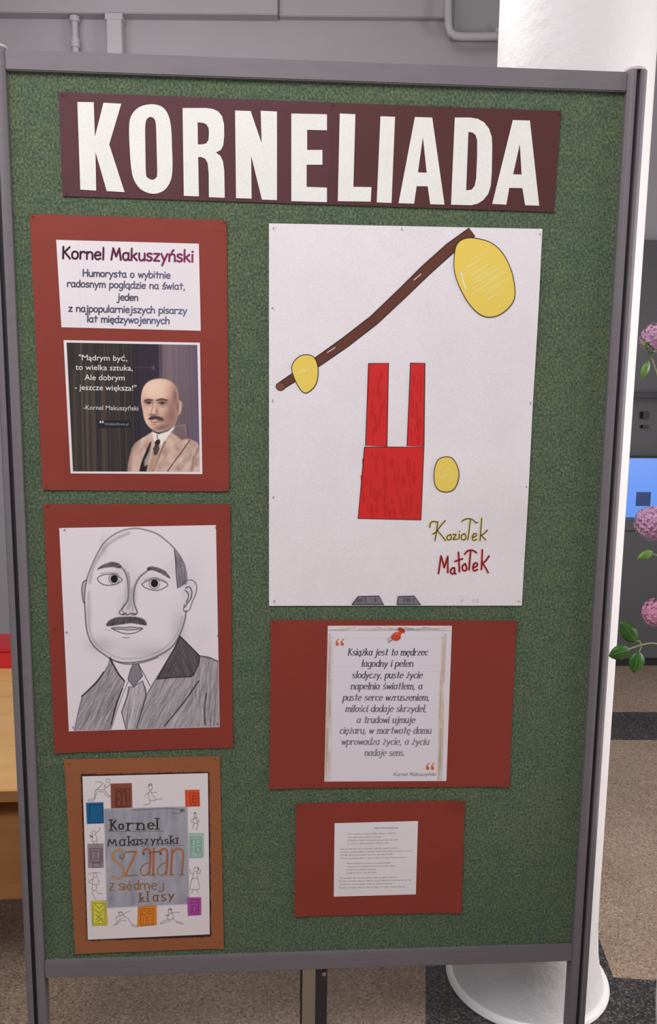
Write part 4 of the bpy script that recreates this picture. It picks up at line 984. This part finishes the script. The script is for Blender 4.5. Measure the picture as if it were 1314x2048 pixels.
# small yellow and grey ovals
block([(583, 735), (600, 712), (625, 712), (636, 735), (632, 768), (612, 786), (596, 772)], YL, (240, 208, 112), 4, sm=4); done('yellow_oval')
block([(868, 945), (878, 918), (904, 916), (918, 945), (910, 976), (890, 984), (872, 974)], YL, (240, 208, 112), 4, sm=4); done('yellow_oval')
block([(704, 1209), (716, 1193), (758, 1192), (768, 1209)], GR, (92, 88, 96), 6); done('grey_shape')
block([(794, 1209), (796, 1193), (828, 1192), (842, 1209)], GR, (92, 88, 96), 6); done('grey_shape')
ik = Ink(Y_CARD - .0004)
def H2(col, w_, *pp, layer=2, dx=0): ik.stroke([(x + dx, y) for x, y in smooth(K2(*pp), 5)], w_, col, layer)
def wr(strokes, under, top, uw, tw):
    for s_ in strokes: H2(under, uw, *s_, layer=1, dx=-1.0)
    for s_ in strokes: H2(top, tw, *s_, layer=2)
word1 = [[(757,500),(760,482),(772,474),(792,478)],[(792,474),(787,515),(780,558)],[(770,530),(785,522),(792,512)],[(826,470),(808,490),(790,514)],[(790,514),(808,535),(828,560)],
  [(848,532),(835,540),(834,552),(846,556),(853,546),(848,532)],[(858,532),(874,532)],[(874,532),(860,554)],[(860,554),(878,553)],[(888,530),(886,552)],[(889,518),(889,520)],
  [(912,528),(898,536),(898,552),(910,556),(918,545),(912,528)],[(900,474),(915,464),(935,462),(950,468),(962,480),(970,478)],[(938,464),(932,510),(926,556)],
  [(948,545),(964,538),(962,528),(952,530),(946,545),(952,558),(966,554)],[(988,460),(984,510),(980,560)],[(1014,512),(998,528),(982,538)],[(986,536),(996,546),(1006,556)]]
wr(word1, (214, 198, 80), (48, 42, 30), 3.4, 1.7); ik.build('lettering', sh, M_MARKER); ik = Ink(Y_CARD - .0004)
word2 = [[(797,706),(802,670),(808,628)],[(808,628),(816,655),(822,680)],[(822,680),(830,655),(838,630)],[(838,630),(838,665),(838,702)],
  [(866,680),(856,684),(850,698),(858,708),(868,700),(868,682)],[(868,684),(868,700),(874,708)],[(886,612),(888,655),(890,698)],[(870,652),(888,646),(904,640)],
  [(916,662),(904,672),(904,688),(914,694),(922,684),(916,662)],[(914,620),(926,606),(942,602),(956,606),(966,614)],[(940,604),(936,650),(932,690)],
  [(952,680),(968,672),(968,660),(956,662),(950,680),(956,694),(970,688)],[(992,600),(990,645),(988,688)],[(1022,628),(1008,648),(992,662)],[(994,662),(1006,680),(1018,702)]]
wr(word2, (198, 52, 50), (70, 20, 24), 3.8, 1.5); ik.build('lettering', sh, M_MARKER); ik = Ink(Y_CARD - .0004)
for s_ in ([(895,818),(893,836)], [(905,816),(903,834)], [(894,828),(905,824)], [(946,836),(952,820),(958,834)], [(962,820),(972,820),(964,834),(976,832)]): H2((200, 192, 196), .9, *s_, layer=1)
ik.build('faint_initials', sh, M_MARKER)
for x, y, a in ((546, 458, 60), (803, 460, 70), (1078, 468, 0), (543, 616, 20), (544, 803, 60), (1060, 808, 60), (545, 996, 50), (1051, 976, 50), (547, 1204, 50), (1035, 1202, 0)): pin(x, y, -.0032, t, a, 4)

# ---- card 4: printed saying
K_ = crop(520, 1220, 2.433)
cs = K_((52,48),(1248,50),(1213,858),(45,870))
t = thing('mounted_poster', 'wide brick-red card with a printed italic quotation under a printed red pushpin', 'poster', base_loc(cs), 'posters on red or brown card')
slab('backing_card', cs, Y_CARD, M_BRICK, t, lift=curl(.001, .004, .003, .002, 0, .002, .001, .001), nu=26, nv=20)
qs = K_((330,77),(934,77),(907,832),(313,835))
sh = slab('quotation_sheet', qs, Y_SHEET, M_WHITE, t, .0002)
q_ = quad(qs); C = Canvas([tuple(q_(.004, .003)), tuple(q_(.996, .003)), tuple(q_(.996, .997)), tuple(q_(.004, .997))], 1.25, (221, 213, 219))
for k in range(46):                 # streaky printed border
    f = k / 46; y0 = rng.uniform(85, 700); y1 = y0 + rng.uniform(60, 240); c = [(206, 178, 128), (176, 158, 150), (214, 188, 176), (150, 136, 132), (196, 160, 96)][k % 5]
    x = 338 + rng.uniform(-6, 14); C.line(K_((x - y0 * .018, y0), (x - y1 * .018, y1)), rng.uniform(.8, 2.2), c, .5, .7)
    x = 905 + rng.uniform(-16, 6); C.line(K_((x - y0 * .034, y0), (x - y1 * .034, y1)), rng.uniform(.8, 2.4), c, .5, .7)
    x = rng.uniform(335, 860); C.line(K_((x, 92 + rng.uniform(-8, 8)), (x + rng.uniform(30, 90), 92 + rng.uniform(-8, 8))), rng.uniform(.8, 2), [(150, 150, 140), (200, 176, 150), (120, 120, 118), (214, 170, 140)][k % 4], .5, .7)
C.line(K_((330,100),(930,100)), .8, (120, 114, 116), .8); C.line(K_((340,138),(900,140)), .5, (188, 182, 192), .7); C.line(K_((352,275),(890,270)), .5, (184, 178, 188), .7); C.line(K_((352,301),(888,300)), .5, (184, 178, 188), .7)
C.line(K_((356,110),(345,830)), 1.2, (196, 186, 188), .7, .8)
C.line(K_((885,110),(866,830)), 1.2, (202, 190, 190), .7, .8)
pic = C.build('printed_border', sh, Y_SHEET - .0001)
ik = Ink(Y_INK - .0001)
QL = [('Książka jest to mędrzec', 427, 820, 220), ('łagodny i pełen', 492, 748, 275), ('słodyczy, puste życie', 447, 793, 331), ('napełnia światłem, a', 441, 793, 385),
      ('puste serce wzruszeniem,', 402, 828, 440), ('miłości dodaje skrzydeł,', 415, 814, 495), ('a trudowi ujmuje', 470, 758, 549), ('ciężaru, w martwotę domu', 386, 836, 601),
      ('wprowadza życie, a życiu', 395, 825, 655), ('nadaje sens.', 508, 708, 709)]
for i, (T_, a, b, y) in enumerate(QL):
    g_ = 76 + i * 6; ik = Ink(Y_INK - .0001); p = K_((a, y), (b - 4, y)); hand(ik, T_, p[0], p[1], 20.5 / 2.433, 2.05, (g_, g_ - 4, g_ + 2), shear=.2, pen=(.34, .12), serif=True, gap=.5); ik.build('lettering', sh)
ik = Ink(Y_INK - .0001); p = K_((650, 808), (856, 806)); hand(ik, 'Kornel Makuszyński', p[0], p[1], 11 / 2.433, .95, (126, 120, 126), shear=.22, pen=(.5, .2), gap=.4); ik.build('lettering', sh)
OR = (206, 98, 48)
def quo(x, y):
    ik = Ink(Y_INK - .0001)
    for dx in (0, 24):
        ik.dot(K_((x + 8 + dx, y + 20))[0], 3.3, OR, 1, 14, 3.5); ik.poly(smooth(K_((x + dx, y + 20), (x + 3 + dx, y + 5), (x + 14 + dx, y - 6), (x + 17 + dx, y - 4), (x + 9 + dx, y + 4), (x + 8 + dx, y + 14)), 3, True), OR, 2)
    ik.build('quotation_mark', sh)
quo(368, 146); quo(808, 750)
ik = Ink(Y_INK - .0001)
ik.poly(smooth(K_((618,140),(640,128),(668,140),(660,152),(640,150),(626,160)), 3, True), (190, 178, 182), 0)
ik.stroke(K_((652,135),(628,158)), 1.6, (120, 110, 110), 1)
ik.poly(smooth(K_((638,128),(652,112),(668,108),(684,122),(684,138),(668,150),(650,146),(640,138)), 3, True), (198, 72, 40), 2)
ik.poly(K_((660,118),(684,94),(698,106),(676,130)), (214, 84, 48), 3)
ik.poly(smooth(K_((672,90),(682,84),(698,92),(706,104),(700,112),(684,106),(674,98)), 3, True), (176, 56, 34), 4)
ik.stroke(K_((656,120),(668,114)), 1.3, (240, 150, 120), 5)
ik.build('printed_pushpin', sh)
for x, y in ((547, 1245), (1027, 1246), (1013, 1567), (544, 1572)): pin(x, y, -.0036, t, 50, 3)

# ---- card 5: song sheet
K_ = crop(570, 1580, 3.458)
cs = K_((77,90),(1245,72),(1220,848),(65,875))
t = thing('mounted_poster', 'smallest brick-red card with a white sheet of tiny typed verses', 'poster', base_loc(cs), 'posters on red or brown card')
slab('backing_card', cs, Y_CARD, M_BRICK, t, lift=curl(.002, .004, .003, .002, 0, .001, .002, .001), nu=22, nv=18)
sh = slab('verse_sheet', K_((343,230),(920,215),(905,722),(337,738)), Y_SHEET, M_WHITE, t, .0002)
ik = Ink(); KA = crop(660, 1630, 6.916); KB = crop(660, 1710, 6.916)
VS = [(KA, 'Hymn Korneliadowy', (612,188), (942,184), 1), (KA, '1.', (200,268), (212,268), 0), (KA, 'My korneliadowe znamy ksiażki, wiersze w świecie', (245,270), (910,260), 0),
      (KA, 'więc zaśpiewaj z nami nuty wesołe,', (245,315), (715,308), 0), (KA, 'Kornela tu każde opisujemy nasz grosze i zwrotki', (245,358), (935,350), 0),
      (KA, 'bo cóż nam dzisiaj szczęścia razem z nami', (245,405), (810,392), 0), (KA, 'Ref. Jest taka siła, która prowadzi i żeby się czytać uczyć się', (145,478), (940,464), 0),
      (KA, 'Kornela tu wszystko płynie na świecie, drogę z uśmiechem przez życia, on tu się', (145,520), (1135,502), 0), (KA, 'Jest taka siła, która prowadzi i żeby nam wspólną pieśń dał', (145,562), (870,550), 0),
      (KA, 'Kornela tu wszystko płynie na świecie długo z prostym słowem, wraz się', (145,608), (1045,592), 0),
      (KB, '2.', (192,125), (204,125), 0), (KB, 'My korneliadowe wspólnie tu poznamy książki', (235,125), (835,116), 0), (KB, 'to wspomnień wszystkich strony. W nas humor długo', (235,168), (900,156), 0),
      (KB, 'Bo uśmiech poznawać i zgadnąć', (235,212), (632,205), 0), (KB, 'przygód poznać i dać wierszem', (235,257), (640,248), 0),
      (KB, 'Ref. Jest taka siła, która prowadzi i żeby się czytać uczyć się', (135,328), (930,313), 0), (KB, 'Kornela tu wszystko płynie na świecie, drogę z uśmiechem przez życia, on tu się', (130,370), (1120,352), 0),
      (KB, 'Jest taka siła, która prowadzi i żeby nam wspólną pieśń dał', (135,416), (855,402), 0), (KB, 'Kornela tu wszystko płynie na świecie długo z prostym słowem, wraz się', (125,462), (1035,443), 0)]
for k_, T_, a, b, bd in VS:
    ik = Ink(); p = k_(a, b); text(ik, T_, p[0], p[1], 17 / 6.916, (92, 84, 92) if bd else (124, 118, 126), bold=.012 if bd else 0, res=1); ik.build('lettering', sh)
for x, y in ((598, 1611), (924, 1606), (917, 1819), (594, 1827)): pin(x, y, -.0036, t, 50, 3)

# ------------------------------------------------------------------ flowering plant at the right edge
def leafnodes(c):
    def f(nt, b):
        n = nz(nt, 60, 3); r = ramp(nt, n.outputs[0], [(.3, tuple(np.array(c) * .75)), (.7, tuple(np.array(c) * 1.25))])
        nt.links.new(r.outputs[0], b.inputs['Base Color'])
    return f
M_LEAF = mat('dark_leaf', (.035, .13, .015), .4, build=leafnodes((.035, .13, .015)))
M_LEAF2 = mat('light_leaf', (.16, .30, .05), .45, build=leafnodes((.16, .30, .05)))
M_STEM = mat('stem_green', (.30, .33, .14), .5)
M_PETAL = mat('pink_petal', (.62, .36, .52), .6, build=leafnodes((.62, .36, .52)))
M_PETAL2 = mat('rose_petal', (.70, .30, .46), .6, build=leafnodes((.70, .30, .46)))
YP = -.1
PX0 = on_y(1470, 1400, YP)[0]
pl = thing('flowering_plant', 'tall plant with pink round flower heads and dark green leaves at right edge', 'plant', (PX0, YP, 0))
zv = .62
mb = MB(); mb.lathe([(.07, .0), (.085, .01), (.10, .2), (.105, .4), (.09, .56), (.095, zv), (.085, zv), (.08, zv - .04)], PX0, YP, 32); mb.build('vase', mat('white_ceramic', (.75, .73, .72), .3), pl, True)
def P3(x, y, d=0.): return tuple(on_y(x, y, YP + d))
def stem(pts, r=.0022): mb = MB(); mb.tube(smooth(pts, 4), r, 8); return mb.build('stem', M_STEM, pl, True)
vt = (PX0, YP, zv - .03)
main = stem([vt, P3(1400, 1560), P3(1356, 1400), P3(1348, 1200), P3(1345, 1000), P3(1335, 760), P3(1312, 690)], .003)
def leaf(base, tip, wpx, m_, fold=.15, par=None):
    b = np.array(base, float); e = np.array(tip, float); d = e - b; Ln = np.hypot(*d); d /= Ln; nn = np.array([-d[1], d[0]]); vs = []; fs = []
    N = 9
    for i in range(N + 1):
        u = i / N; wv = wpx / 2 * (math.sin(math.pi * u ** .85) ** .75 if 0 < u < 1 else 0.02)
        for k in (-1, -.5, 0, .5, 1):
            p = b + d * Ln * u + nn * wv * k
            vs.append(P3(p[0], p[1], -.004 + fold * .04 * abs(k) * wv / 20 - .006 * math.sin(math.pi * u)))
    for i in range(N):
        for k in range(4): fs.append((i * 5 + k, i * 5 + k + 1, i * 5 + 6 + k, i * 5 + 5 + k))
    mb = MB(); mb.add(vs, fs); o = mb.build('leaf', m_, pl, True)
    md = o.modifiers.new('s', 'SOLIDIFY'); md.thickness = .0006
    # midrib
    mb = MB(); mb.tube([P3(*(b + d * Ln * u), -.0068 - .006 * math.sin(math.pi * u)) for u in (0, .3, .6, .88)], [.0009, .0008, .0006, .0003], 6); mb.build('midrib', mat('rib', (.10, .24, .05), .5) if 'rib' not in bpy.data.materials else bpy.data.materials['rib'], o, True)
stem([P3(1352, 1300), P3(1310, 1287), P3(1283, 1290), P3(1256, 1299)], .0016)
stem([P3(1283, 1290), P3(1280, 1284), P3(1272, 1280)], .0012); stem([P3(1283, 1290), P3(1281, 1298), P3(1278, 1304)], .0012)
leaf((1273, 1284), (1241, 1243), 33, M_LEAF); leaf((1260, 1299), (1217, 1312), 31, M_LEAF); leaf((1279, 1303), (1267, 1346), 32, M_LEAF)
stem([P3(1346, 1150), P3(1325, 1118), P3(1306, 1108)], .0014); leaf((1306, 1103), (1274, 1118), 17, M_LEAF2)
stem([P3(1340, 820), P3(1322, 770), P3(1303, 715)], .0014); leaf((1298, 722), (1283, 757), 16, M_LEAF2); leaf((1300, 700), (1285, 682), 12, M_LEAF2); leaf((1312, 700), (1296, 706), 9, M_LEAF)
leaf((1340, 1240), (1322, 1270), 22, M_LEAF); leaf((1344, 905), (1325, 930), 20, M_LEAF2)
stem([P3(1346, 1180), P3(1335, 1120), P3(1316, 1060)], .002); stem([P3(1350, 1300), P3(1335, 1255), P3(1322, 1238)], .002)
def head(cx_, cy_, rpx, m_, n_=90):
    c = np.array(P3(cx_, cy_)); r = rpx / 1080. ; bm = bmesh.new()
    mb = MB(); bmesh.ops.create_icosphere(bm, subdivisions=2, radius=r * .8)
    for v in bm.verts: v.co = v.co + Vector(c)
    mb.bm(bm)
    for k in range(n_):
        z_ = 1 - 2 * (k + .5) / n_; ph = k * 2.39996; q = math.sqrt(1 - z_ * z_); nn = Vector((q * math.cos(ph), q * math.sin(ph), z_)); cc = Vector(c) + nn * r * random.uniform(.86, 1.04)
        u = nn.cross(Vector((.3, .2, .9))).normalized(); v_ = nn.cross(u); s_ = r * .24; a0 = random.uniform(0, 6)
        for j in range(4):
            a = a0 + j * math.pi / 2; d = u * math.cos(a) + v_ * math.sin(a); e = u * -math.sin(a) + v_ * math.cos(a)
            mb.add([cc, cc + d * s_ * .6 + e * s_ * .42 + nn * s_ * .25, cc + d * s_ + nn * s_ * .1, cc + d * s_ * .6 - e * s_ * .42 + nn * s_ * .25], [(0, 1, 2, 3)])
    mb.build('flower_head', m_, pl)
head(1305, 1046, 34, M_PETAL); head(1312, 1226, 28, M_PETAL2, 60); head(1310, 676, 28, M_PETAL, 60)
